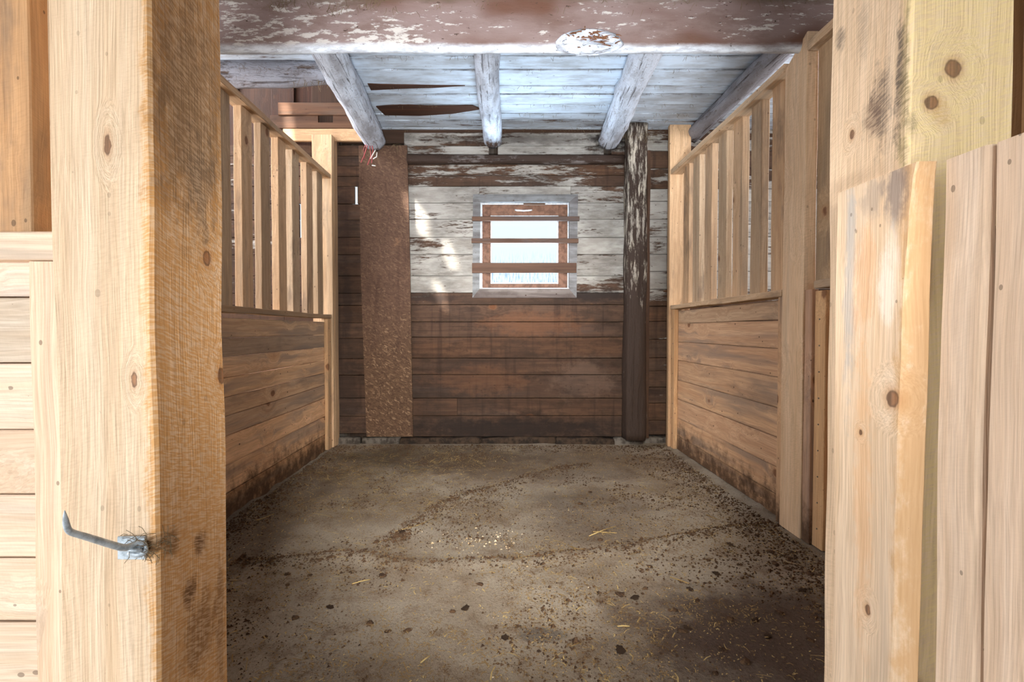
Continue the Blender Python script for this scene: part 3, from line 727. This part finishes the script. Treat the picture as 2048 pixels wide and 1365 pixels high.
# ------------------------------------------------------------------ stall partitions
def nail(parent, p, nrm, r=.004):
    bm = bmesh.new(); bmesh.ops.create_cone(bm, cap_ends=True, segments=8, radius1=r, radius2=r*.8, depth=.003)
    o = link('nail', mesh_of(bm), M_NAIL, parent, p, Vector(nrm).to_track_quat('Z', 'Y').to_euler()); return o
def slat_tint(i):
    return [(1.0, .97, .95), (.84, .85, .85), (1.08, 1.03, .98), (.80, .80, .80), (1.04, .97, .90), (.92, .94, .96)][i % 6]
# left
XLp = -1.5
pl = thing('stall_partition', (XLp, 2.8, 0), 'left stall partition of mixed grey and tan boards with upright slats above a ledge', 'partition')
zt = [1.118, 1.006, .90, .787, .679, .575, .465, .305, .149, .012]
tl = [(1.02, 1.05, 1.08), (.66, .72, .82), (1.14, 1.12, 1.1), (1.16, 1.13, 1.08), (.98, .98, .98), (.86, .87, .9), (1.26, 1.2, 1.14), (1.22, 1.15, 1.08), (1.0, .86, .72)]
for i, (a, b) in enumerate(zip(zt, zt[1:])):
    board('board', pl, (XLp-.025+R.uniform(-.002, .002), 1.24, b+.0018 if i < 8 else -.03), (XLp+R.uniform(-.0015, .0015), 4.345, a-.0018), 'y', M_BOARD, tl[i], 0, seg=10, wob=.002)
board('ledge', pl, (XLp-.06, 1.24, 1.146), (XLp+.035, 4.35, 1.180), 'y', M_SLAT, (.72, .70, .68), 0, seg=12, wob=.003)
board('top_rail', pl, (XLp-.06, 1.24, 2.352), (XLp+.038, 4.345, 2.392), 'y', M_SLAT, (.98, .92, .86), 0, seg=12, wob=.003)
ln = [1.45, 1.70, 1.94, 2.19, 2.44, 2.685, 2.924, 3.165, 3.405, 3.632, 3.906, 4.13]
for i, y in enumerate(ln):
    board('slat', pl, (XLp-.047, y, 1.181), (XLp+R.uniform(-.002, .002), y+.122, 2.351), 'z', M_SLAT, slat_tint(i+2), 0, seg=6, wob=.002, twist=R.uniform(-.02, .02))
board('end_post', pl, (-1.625, 4.352, 0.01), (-1.452, 4.395, 2.735), 'z', M_SLAT, (1.12, 1.08, 1.02), 0, seg=8)
board('end_post', pl, (-1.54, 4.396, 0.01), (-1.452, 4.498, 2.735), 'z', M_SLAT, (.95, .88, .8), 0, seg=8)
cl = board('cleat', pl, (-1.499, 4.26, .02), (-1.468, 4.345, 1.145), 'z', M_SLAT, (1.0, .88, .74), 0, seg=8)
for k in range(9): nail(pl, (-1.4665, 4.29+.03*(k % 2), .12+k*.118), (1, 0, 0))
# right
XR = 1.535
pr = thing('stall_partition', (XR, 2.8, 0), 'right stall partition of tan pine boards with upright slats above a pale ledge', 'partition')
zt = [1.215, 1.103, .945, .787, .616, .453, .287, .135, .012]
tr = [(.86, .90, .95), (.98, .95, .96), (.99, .94, .93), (.96, .93, .92), (1.04, .99, .95), (1.0, .96, .96), (1.0, .94, .90), (.96, .88, .80)]
for i, (a, b) in enumerate(zip(zt, zt[1:])):
    board('board', pr, (XR+R.uniform(-.0015, .0015), 2.655, b+.0018), (XR+.025, 4.375, a-.0018), 'y', M_BOARD, tr[i], 0, seg=8, wob=.002)
board('ledge', pr, (XR-.045, 2.652, 1.228), (XR+.065, 4.375, 1.264), 'y', M_SLAT, (1.0, .99, .98), 0, seg=10, wob=.003)
board('top_rail', pr, (XR-.05, 2.652, 2.402), (XR+.05, 4.376, 2.442), 'y', M_SLAT, (1.16, 1.2, 1.24), 0, seg=10, wob=.003)
rd = [4.205, 3.997, 3.771, 3.537, 3.315, 3.082, 2.848]
for i, y in enumerate(rd):
    board('slat', pr, (XR+R.uniform(-.002, .002), y-.122, 1.265), (XR+.046, y, 2.401), 'z', M_SLAT, slat_tint(i+4), 0, seg=6, wob=.002, twist=R.uniform(-.02, .02))
board('end_post', pr, (1.475, 4.378, .01), (1.66, 4.428, 2.83), 'z', M_SLAT, (1.05, .97, .88), 0, seg=8)
board('cleat', pr, (1.498, 4.30, .02), (1.533, 4.376, 1.227), 'z', M_SLAT, (1.02, .88, .72), 0, seg=8)
for k in range(8): nail(pr, (1.4965, 4.33+.025*(k % 2), .15+k*.13), (-1, 0, 0))
# mid post with slanted top
mp = thing('stall_post', (1.51, 2.55, 0), 'broad sawn post with slanted top under the header beam, at the right partition end', 'post')
board('post_timber', mp, (1.492, 2.462, .01), (1.55, 2.648, 2.455), 'z', M_LUMBER, (.96, .90, .84), 0, seg=14, wob=.002, end_cut=lambda y, z: -z*.5)
board('cleat', mp, (1.50, 2.649, .01), (1.532, 2.70, 1.226), 'z', M_BOARD, (1.0, .95, .9), 0, seg=8)
board('cleat', mp, (1.497, 2.405, .01), (1.532, 2.460, 1.245), 'z', M_BOARD, (.86, .84, .92), 0, seg=8)
board('cleat', mp, (1.512, 2.325, .01), (1.545, 2.403, 1.235), 'z', M_SLAT, (1.02, .88, .70), 0, seg=8)
for k in range(9): nail(mp, (1.5105, 2.365, .1+k*.125), (-1, 0, 0))
# the next section of right partition, towards the camera
p2 = thing('stall_partition', (1.56, 1.9, 0), 'short partition section between the near right gatepost and the slanted-top post', 'partition')
for i, (a, b) in enumerate(zip((1.205, .99, .78, .57, .37, .17), (.99, .78, .57, .37, .17, .012))):
    board('board', p2, (1.55, 1.30, b+.002), (1.575, 2.40, a-.002), 'y', M_BOARD, (1.03, .9, .78), 0, seg=5, wob=.002)
board('ledge', p2, (1.50, 1.30, 1.247), (1.62, 2.395, 1.285), 'y', M_SLAT, (.9, .92, .95), 0, seg=6)
board('top_rail', p2, (1.49, 1.30, 2.405), (1.60, 2.455, 2.447), 'y', M_SLAT, (1.16, 1.2, 1.24), 0, seg=6)
for i, y in enumerate((1.42, 1.68, 1.94, 2.20)):
    board('slat', p2, (1.536, y, 1.286), (1.585, y+.243 if i == 3 else y+.12, 2.404), 'z', M_SLAT, (.72, .68, .62), 0, seg=6)

# ------------------------------------------------------------------ near left: timber post, stall front, hook
loc = lambda o, p: Vector((p[2]-ORG[o].z, p[0]-ORG[o].x, p[1]-ORG[o].y))
def hero_material(name, lo, hi, knots, blots, **kw):
    c = (Vector(lo)+Vector(hi))/2
    cv = lambda p: (p[2]-c.z, p[0]-c.x, p[1]-c.y)
    K = [(cv(p), r) for p, r in knots]; B = [(cv(p), r, col, a) for p, r, col, a in blots]
    return wood(name, LUM_L, LUM_D, knots=K, blots=B, **kw)
plo, phi = (-.868, .97, 0.005), (-.671, 1.217, 2.74)
L = lambda px, py: W(px, py, x=-.671)
Fr = lambda px, py: W(px, py, y=.97)
gr, br = srgb(72, 66, 66), srgb(92, 62, 40)
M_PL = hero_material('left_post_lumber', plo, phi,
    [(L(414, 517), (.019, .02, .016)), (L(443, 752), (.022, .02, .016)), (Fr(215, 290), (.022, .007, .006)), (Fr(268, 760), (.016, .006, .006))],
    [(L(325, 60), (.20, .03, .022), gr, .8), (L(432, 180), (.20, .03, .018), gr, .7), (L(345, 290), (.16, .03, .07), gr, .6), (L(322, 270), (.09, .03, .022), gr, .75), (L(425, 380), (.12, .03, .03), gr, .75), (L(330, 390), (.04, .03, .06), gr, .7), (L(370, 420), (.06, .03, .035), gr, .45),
     ((-.671, 1.09, .9), (2.4, .025, .5), srgb(200, 145, 80), .85), (L(380, 230), (.30, .03, .12), srgb(120, 102, 82), .65), (L(400, 360), (.12, .03, .07), srgb(112, 96, 80), .5),  # broad orange blot paints the inward face's warm shade into the wood
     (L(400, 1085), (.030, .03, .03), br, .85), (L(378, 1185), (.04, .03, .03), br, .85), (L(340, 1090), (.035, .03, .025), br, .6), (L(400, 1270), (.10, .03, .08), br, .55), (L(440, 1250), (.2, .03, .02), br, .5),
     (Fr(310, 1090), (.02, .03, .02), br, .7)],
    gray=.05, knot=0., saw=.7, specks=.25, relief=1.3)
pe = thing('gate_post', (-.77, 1.09, 0), 'massive rough-sawn timber post at the near left with a metal hook on it', 'post')
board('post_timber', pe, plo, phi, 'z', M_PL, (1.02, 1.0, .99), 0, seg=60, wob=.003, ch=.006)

fs = thing('stall_divider', (-1.5, 1.1, 0), 'pale horizontal board stall front with ledge and slats left of the near left post', 'partition')
fz = [W(40, y, y=1.10).z for y in (521, 595, 727, 860, 990, 1117, 1245, 1370, 1480)] + [.012]
ft = [(1.02, .98, 1.0), (.76, .77, .76), (1.0, .99, .97), (.95, .9, .86), (1.0, .96, .92), (1.0, .97, .93), (.95, .93, .9), (.9, .86, .8), (.9, .86, .8)]
for i, (a, b) in enumerate(zip(fz, fz[1:])):
    if a-b > .02: board('board', fs, (-3.5, 1.10, b+.0018), (-.875, 1.125, a-.0018), 'x', M_FRONT, ft[i], 0, seg=8, wob=.002)
board('ledge', fs, (-3.5, 1.06, W(40, 520, y=1.06).z), (-.872, 1.15, W(40, 463, y=1.06).z), 'x', M_FRONT, (1.02, .98, .95), 0, seg=8)
board('cleat', fs, (-1.012, 1.075, .012), (-.87, 1.099, W(85, 523, y=1.075).z), 'z', M_FRONT, (1.03, .95, .88), 0, seg=12, wob=.003)
zlg = W(40, 463, y=1.06).z+.001
for i, x in enumerate((-.995, -1.27, -1.55)):
    board('slat', fs, (x-.13, 1.07, zlg), (x, 1.118, 2.70), 'z', M_SLAT, (.98, .80, .62), 0, seg=8)
board('top_rail', fs, (-3.5, 1.05, 2.701), (-.872, 1.14, 2.74), 'x', M_SLAT, (1, 1, 1), 0, seg=4)

# hook and eye latch, hanging from its staple plate
hp = lambda px, py, y: W(px, py, y=y)
hk = thing('gate_hook', W(265, 1095, y=.965), 'galvanized steel gate hook with plate on the near left timber post', 'hook')
yf = .968
a, b = hp(239, 1072, yf), hp(293, 1088, yf); c0, d0 = hp(234, 1103, yf), hp(294, 1118, yf)
board('staple_plate', hk, (a.x, .9625, d0.z), (b.x, .9675, a.z), 'x', M_METAL, (1, 1, 1), 0, seg=1, wob=0, ch=.0015)
bm = bmesh.new()
add_tube(bm, [hp(250, 1100, .966), hp(250, 1100, .952), hp(258, 1100, .944), hp(270, 1101, .942), hp(280, 1102, .946), hp(284, 1102, .966)], .0035, 8)
me = mesh_of(bm, True); me.transform(Matrix.Translation(-W(265, 1095, y=.965)))
link('staple', me, M_METAL, hk, W(265, 1095, y=.965))
bm = bmesh.new()
path = [hp(129, 1020, .800), hp(131, 1042, .812), hp(134, 1056, .820), hp(138, 1063, .826), hp(146, 1067, .834), hp(165, 1072, .850), hp(200, 1083, .885), hp(235, 1094, .920), hp(252, 1098, .936),
        hp(262, 1094, .942), hp(273, 1093, .945), hp(282, 1098, .948), hp(284, 1107, .946), hp(277, 1114, .942), hp(264, 1116, .938), hp(254, 1114, .936), hp(246, 1110, .934)]
path = [p+Vector((0, .012 if i > 8 else 0, 0)) for i, p in enumerate(path)]
rad = [.0005, .0042, .0044, .0045, .0046, .0048, .0052, .0056, .0056, .0056, .0056, .0056, .0056, .0056, .0055, .0052, .0046]
add_tube(bm, path, [q*1.22 for q in rad], 12)
me = mesh_of(bm, True); me.transform(Matrix.Translation(-W(265, 1095, y=.965)))
o = link('hook', me, M_METAL, hk, W(265, 1095, y=.965)); ss = o.modifiers.new('smooth', 'SUBSURF'); ss.levels = 2; ss.render_levels = 2
# hay caught around the staple
bm = bmesh.new(); base = W(300, 1098, y=.962)
for i in range(75):
    p = W(R.gauss(296, 22), R.gauss(1094, 11), y=R.uniform(.945, .965))
    if p.x > -.674: p.x = -.665+R.uniform(0, .006); p.y = R.uniform(.955, 1.0)
    d = Vector((R.gauss(0, .012), R.gauss(0, .004), R.gauss(0, .009)))
    add_tube(bm, (p-base, p+d-base, p+d*1.6+Vector((0, -.003, -.003))-base), .0006, 3)
o = link('hay_tuft', mesh_of(bm), M_WISP, None, base); o['kind'] = 'stuff'

# ------------------------------------------------------------------ near right: post, waney plank, board gate
qlo, qhi = (.785, .97, .005), (.988, 1.203, 2.74)
Rt = lambda px, py: W(px, py, x=.785)
Rf = lambda px, py: W(px, py, y=.97)
M_PR = hero_material('right_post_lumber', qlo, qhi,
    [(Rf(1905, 138), (.019, .017, .016)), (Rf(1861, 206), (.015, .014, .014)), (Rt(1706, 270), (.012, .01, .008))],
    [((.886, .97, 1.5), (2., .5, .025), srgb(232, 206, 146), .7), (Rt(1765, 215), (.11, .03, .035), gr, .7), (Rt(1800, 150), (.15, .03, .012), gr, .8), (Rt(1745, 235), (.05, .03, .03), srgb(104, 80, 66), .7), (Rt(1680, 80), (.03, .03, .02), gr, .6), (Rt(1725, 60), (.10, .03, .02), gr, .25), (Rf(1816, 150), (.25, .006, .03), srgb(96, 84, 66), .7), (Rf(1822, 250), (.03, .012, .03), gr, .5), (Rf(1880, 225), (.04, .02, .03), srgb(190, 150, 96), .5)],  # first blot paints the front face's dimmer, yellower light into the wood
    gray=.06, knot=0., saw=.7, specks=.25, relief=1.5)
po = thing('gate_post', (.886, 1.086, 0), 'massive sawn timber post at the near right with two round knots and grey stains', 'post')
board('post_timber', po, qlo, qhi, 'z', M_PR, (1.02, .99, .96), 0, seg=60, wob=.003, ch=.007)

klo, khi = (.748, .902, .008), (.784, 1.115, 1.352)
Rk = lambda px, py: W(px, py, x=.748)
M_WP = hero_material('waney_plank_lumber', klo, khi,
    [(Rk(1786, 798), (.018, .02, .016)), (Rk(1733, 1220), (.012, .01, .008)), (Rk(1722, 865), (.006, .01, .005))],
    [((.766, .915, .7), (1.6, .06, .034), srgb(190, 142, 84), .65), (Rk(1790, 380), (.07, .03, .035), srgb(126, 112, 106), .75), (Rk(1700, 560), (.28, .03, .02), srgb(170, 166, 160), .65), (Rk(1745, 400), (.05, .03, .04), srgb(140, 128, 118), .5), (Rk(1730, 560), (.14, .03, .04), srgb(212, 158, 112), .5), (Rk(1725, 1000), (.35, .03, .03), srgb(220, 168, 116), .45), (Rk(1775, 560), (.10, .03, .03), srgb(236, 222, 204), .7)],  # first blot paints the near edge's orange shade into the wood
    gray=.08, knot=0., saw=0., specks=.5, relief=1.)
def waney(t, p, Wd, T):
    y, z = p   # local y = world x (thickness), local z = world y (width); near edge is low z
    if z < 0:
        n = .045*max(0, 1-t)**.45+.003*mn.noise(Vector((t*9, 1, 3)))+.006*mn.noise(Vector((t*26, 2, 7)))*max(0, (t-.4))*1.6
        z += max(0, n) if y < 0 else max(0, .35*n)
    return (y, z)
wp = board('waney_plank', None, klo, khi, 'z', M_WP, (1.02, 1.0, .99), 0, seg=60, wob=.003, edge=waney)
tag(wp, 'waney-edged vertical plank nailed to the inner face of the near right post', 'plank')

gt = thing('board_gate', (.80, .75, 0), 'half-height gate of wide pale vertical boards at the far right', 'gate')
yb = [.898, .8085, .722, .625, .52]
for i, (a, b) in enumerate(zip(yb, yb[1:])):
    top = W(1870+i*5, 325, x=.79).z+.002 if False else 1.349-.002*i
    board('board', gt, (.786, b+.0035, .03), (.812, a-.0035, top), 'z', M_FRONT, ((1.0, .96, .92), (1.02, .97, .93), (1, .96, .92), (1, 1, 1))[i], 0, seg=30, wob=.0035, ch=.007)
for z in (.25, 1.1):
    board('gate_rail', gt, (.813, .53, z), (.838, .90, z+.12), 'y', M_FRONT, (.9, .9, .9), 0, seg=3)
# stall front to the right of the near right post
f2 = thing('stall_divider', (1.6, 1.15, 0), 'dark brown stall front board beyond the right edge of the near right post', 'partition')
for x in (1.14, 1.42, 1.70):
    board('slat', f2, (x, 1.10, 1.30), (x+.13, 1.148, 2.70), 'z', M_SLAT, (.62, .50, .36), 0, seg=6)
board('ledge', f2, (.99, 1.09, 1.26), (3.5, 1.17, 1.299), 'x', M_SLAT, (1, 1, 1), 0, seg=6)
for i in range(7):
    board('board', f2, (.992, 1.13, .02+i*.176), (3.5, 1.155, .02+(i+1)*.176-.004), 'x', M_FRONT, tintv(), 0, seg=6)
board('top_rail', f2, (.99, 1.09, 2.701), (3.5, 1.17, 2.74), 'x', M_SLAT, (1, 1, 1), 0, seg=4)

# ------------------------------------------------------------------ litter on the floor
def on_floor(px, py): p = W(px, py, z=0.0); p.z = floor_z(p.x, p.y); return p
def clod_mesh(seed):
    bm = bmesh.new(); bmesh.ops.create_icosphere(bm, subdivisions=2, radius=1)
    for v in bm.verts:
        p = v.co.copy(); v.co = p*(1+.55*mn.noise(p*1.4+Vector((seed, 0, 0)))+.25*mn.noise(p*4+Vector((0, seed, 0))))
        v.co.z = v.co.z*.55+.25
    me = mesh_of(bm, True); me.materials.append(M_CLOD); return me
CM = [clod_mesh(i*5.3) for i in range(6)]
cl_px = [(1433, 1151), (1380, 1180), (1394, 1201), (1350, 1222), (1375, 1256), (1270, 1197), (1290, 1178), (1340, 1222), (1510, 1240), (1560, 1225), (1535, 1275), (1550, 1130), (1555, 1150), (1460, 1092), (1605, 1182),
         (1500, 1152), (1575, 1140), (1620, 1150), (1540, 1105), (1580, 1118), (1570, 1128), (1240, 1302), (1365, 1262), (1445, 1300), (1490, 1325), (1430, 1345), (1300, 1135), (1240, 1190), (1620, 1280), (1460, 1240),
         (805, 1071), (730, 1102), (700, 1115), (660, 1118), (640, 1122), (575, 1147), (620, 1150), (660, 1218), (530, 1275), (590, 1240), (575, 1170), (765, 1155), (500, 1120), (488, 1112), (700, 1145), (775, 1265), (740, 1250), (815, 1262),
         (930, 1215), (905, 1222), (1010, 1275), (960, 1170), (1110, 985), (1180, 985), (1160, 1010), (1200, 1080), (900, 1020), (1070, 940), (1050, 965), (640, 905), (600, 975), (1235, 918), (1110, 905), (720, 900), (690, 905)]
NAMED = {0: 'lone dung clod in front of the dirt ridge, left of the slanted-top post', 1: 'dung clod at the right tip of the straw stalk that crosses the damp patch', 4: 'dung clod on the left border of the dark damp patch',
 5: 'small dung clod on grey dirt behind the bright level straw stalk', 8: 'dung clod inside the dark damp patch, towards its right side', 10: 'dung clod in the damp patch, nearest the camera on its right side',
 13: 'dung clod just in front of the dirt ridge, nearest the slanted-top post', 14: 'dung clod lying right beside the near right timber post', 21: 'dung clod straight in front of the bright level straw stalk',
 30: 'dark dung clod at the left end of the long brown stalk', 37: 'dung clod in front of the pale straw stalk in the left foreground', 42: 'dung clod right beside the near left timber post',
 48: 'dung clod in the middle of the foreground, left of centre', 50: 'dung clod beside the dark stain in the front centre'}
rest = bmesh.new()
for i, (px, py) in enumerate(cl_px):
    p = on_floor(px, py); s = R.uniform(.008, .015)*(1 if py > 1000 else .9)
    if i in NAMED: s = max(s, .0125)
    M = Matrix.LocRotScale(p, Matrix.Rotation(R.uniform(0, 6.3), 3, 'Z').to_quaternion(), Vector((s*R.uniform(.9, 1.6), s, s*R.uniform(.6, .9))))
    if i in NAMED:
        o = link('dung_clod', CM[i % 6], None, None, p); o.matrix_basis = M; tag(o, NAMED[i], 'dung', 'dung clods on the dirt floor')
    else:
        me = CM[i % 6].copy(); me.transform(M); rest.from_mesh(me); bpy.data.meshes.remove(me)
o = link('dung_crumbs', mesh_of(rest), M_CLOD); o['kind'] = 'stuff'
BMS = {}
def scatter(name, n, place, size, mat, kind):
    key = (name,); BMS.setdefault(name, (bmesh.new(), [])); bm, mats = BMS[name]
    if mat not in mats: mats.append(mat)
    mi = mats.index(mat)
    for i in range(n):
        p = place()
        if p is None: continue
        x, y = p; z = floor_z(x, y)
        if kind == 'straw':
            L = size*R.lognormvariate(0, .5); a = R.uniform(0, math.pi); d = Vector((math.cos(a), math.sin(a), R.uniform(-.05, .10)))*L
            c = Vector((x, y, z+.004)); w = Vector((-d.y, d.x, 0)).normalized()*R.uniform(.0009, .0022); u = Vector((0, 0, .0016))
            mid = c+w*R.uniform(-2, 2)
            vs = [bm.verts.new(q) for q in (c-d/2-w, c-d/2+w, mid+w+u, mid-w+u, c+d/2+w, c+d/2-w)]
            for f in (bm.faces.new((vs[0], vs[1], vs[2], vs[3])), bm.faces.new((vs[3], vs[2], vs[4], vs[5]))): f.material_index = mi
        else:
            r = size*R.lognormvariate(0, .45); q = [Vector((R.uniform(-1, 1), R.uniform(-1, 1), R.uniform(-.2, .9)))*r for _ in range(4)]
            c = Vector((x, y, z+.001)); v = [bm.verts.new(c+e) for e in (Vector((r, 0, 0)), Vector((-.5*r, .9*r, 0)), Vector((-.6*r, -.8*r, 0)), Vector((q[0].x*.3, q[0].y*.3, r*R.uniform(.5, 1.1))))]
            for f in ((0, 1, 3), (1, 2, 3), (2, 0, 3)): bm.faces.new([v[k] for k in f]).material_index = mi
def uni():
    return (R.uniform(-1.46, 1.48), R.uniform(1.25, 4.42))
def patchy(th, s=1.7, o=0):
    def f():
        for _ in range(12):
            x, y = uni()
            if mn.noise(Vector((x*s, y*s, o)))+.35*mn.noise(Vector((x*7, y*7, o))) > th: return (x, y)
        return None
    return f
def back_left():
    for _ in range(20):
        x, y = R.gauss(-.85, .42), R.gauss(3.65, .42)
        if -1.46 < x < 1.4 and 1.3 < y < 4.42: return (x, y)
def edges():
    t = R.random()
    if t < .4: return (-1.47+abs(R.gauss(0, .09)), R.uniform(2.3, 4.4))
    if t < .7: return (1.46-abs(R.gauss(0, .10)), R.uniform(1.9, 4.3))
    return (R.uniform(-1.4, 1.45), 4.43-abs(R.gauss(0, .08)))
def ridge_pt():
    line, h = R.choice(RIDGES); i = R.randrange(len(line)-1); p = line[i].lerp(line[i+1], R.random())
    return (p.x+R.gauss(0, .035), p.y+R.gauss(0, .035))
scatter('straw_litter', 900, patchy(-.05), .022, M_STRAW, 'straw')
scatter('straw_litter', 650, back_left, .045, M_STRAW, 'straw')
scatter('straw_litter', 16000, patchy(-.06, 2.2, 4), .010, M_CHAFF, 'straw')
scatter('straw_litter', 9000, uni, .007, M_CHAFF, 'straw')
scatter('straw_litter', 4200, uni, .008, M_STRAW, 'straw')
scatter('dirt_crumbs', 9000, patchy(.0, 1.6, 9), .0026, M_CLOD, 'crumb')
scatter('dirt_crumbs', 4200, ridge_pt, .0042, M_CLOD, 'crumb')
scatter('dirt_crumbs', 7500, patchy(.16, 2.1, 21), .0040, M_CLOD, 'crumb')
scatter('dirt_crumbs', 7500, edges, .0042, M_CLOD, 'crumb')
gc = F2(960, 1085)
scatter('spilled_grain', 130, lambda: (R.gauss(gc.x, .12), R.gauss(gc.y, .085)), .0034, M_GRAIN, 'crumb')
scatter('spilled_grain', 80, uni, .003, M_GRAIN, 'crumb')
for nm, (b_, mats) in BMS.items():
    me = bpy.data.meshes.new(nm); b_.to_mesh(me); b_.free()
    for m_ in mats: me.materials.append(m_)
    link(nm, me, None)['kind'] = 'stuff'
def straw(pts, label, r=.0022):
    P = [on_floor(*q)+Vector((0, 0, .006)) for q in pts]; bm = bmesh.new(); c = P[0]
    add_tube(bm, [p-c for p in P], [r]+[r]*(len(P)-2)+[r*.7], 6)
    tag(link('straw_stalk', mesh_of(bm, True), M_STRAW, None, c), label, 'straw', 'long straw stalks on the floor')
straw(((1178, 1073), (1205, 1062), (1232, 1054)), 'long yellow straw stalk, one of a crossed pair on the right of the floor')
straw(((1186, 1064), (1212, 1066), (1234, 1068)), 'straw stalk lying flatter under its crossed partner at right of the floor')
straw(((1142, 1095), (1155, 1101), (1167, 1107)), 'short straw stalk just below left of the crossed pair')
straw(((1412, 1032), (1425, 1037), (1440, 1041)), 'lone straw stalk near the foot of the right partition')
straw(((513, 1047), (530, 1040), (548, 1031)), 'straw stalk close to the foot of the left partition')
straw(((704, 1174), (722, 1168), (741, 1164)), 'pale straw stalk on bare dirt in the left foreground')
straw(((841, 1331), (850, 1324), (860, 1317)), 'pale straw stalk nearest the camera in the front middle')
straw(((1235, 1257), (1247, 1256), (1259, 1257)), 'bright level straw stalk in the front right of centre')
straw(((1340, 1159), (1360, 1165), (1378, 1171)), 'straw stalk across the dark damp patch at right')
straw(((790, 1068), (835, 1058), (865, 1040)), 'long brown stalk beside a dark clod in the floor centre', .0018)

# ------------------------------------------------------------------ hay wisps, twine
bm = bmesh.new(); o0 = Vector((0, 3.5, 2.7))
def wisp(p, n, spread, ln):
    for i in range(n):
        q = Vector(p)+Vector((R.gauss(0, spread), R.gauss(0, .008), R.gauss(0, .006)))
        d = Vector((R.gauss(0, .35), R.gauss(0, .25), -abs(R.gauss(.6, .5)))).normalized()*R.uniform(.2, 1)*ln
        k = Vector((R.gauss(0, .25), R.gauss(0, .2), R.gauss(0, .2)))*ln*.4
        add_tube(bm, (q-o0, q+d*.5+k-o0, q+d-o0), (.0012, .001, .0006), 3)
for y in cyw[3:]:
    for _ in range(16): wisp((R.uniform(-1, 1.6), y, ZC-.001), 3, .02, .035)
for px, n in ((640, 16), (655, 14), (600, 10), (480, 10), (530, 10), (570, 8)): wisp((W(px, 170, y=3.36).x, 3.36, 2.70 if px > 590 else 2.79), n, .03, .07)
for _ in range(26): wisp((R.uniform(-1.35, 1.5), 2.49, R.uniform(2.62, 2.70)), 4, .03, .05)
for _ in range(12): wisp((R.uniform(-1.15, -.55), 2.488, R.uniform(2.62, 2.69)), 7, .04, .07)
for px in (1255, 1270, 1280, 1290, 1300): wisp(W(px, 268, y=4.33), 12, .03, .10)
wisp(W(790, 290, y=4.4), 14, .015, .09); wisp(W(735, 300, y=4.4), 10, .02, .09)
for _ in range(24): wisp(W(R.uniform(820, 1240), 388 if R.random() < .3 else 330, y=4.49), 2, .02, .03)
o = link('hay_wisps', mesh_of(bm), M_WISP, None, o0); o['kind'] = 'stuff'

tw = thing('baling_twine', W(745, 290, y=4.33), 'loose red and white baling twine hanging at the left log tip', 'twine')
for nm, mat, strands in (('red_strand', M_RED, [[(738, 272), (735, 290), (728, 312), (722, 325)], [(741, 274), (740, 295), (742, 312), (735, 330)], [(736, 280), (727, 300), (730, 318)], [(742, 280), (746, 300), (743, 326)]]),
                         ('white_strand', M_PALE, [[(751, 300), (745, 310), (741, 318)], [(754, 305), (753, 314), (746, 318)], [(744, 331), (751, 332)]])):
    for s in strands:
        bm = bmesh.new(); P = [W(a, b, y=4.34) - ORG[tw] for a, b in s]
        add_tube(bm, P, .0045, 5); link(nm, mesh_of(bm, True), mat, tw, ORG[tw])
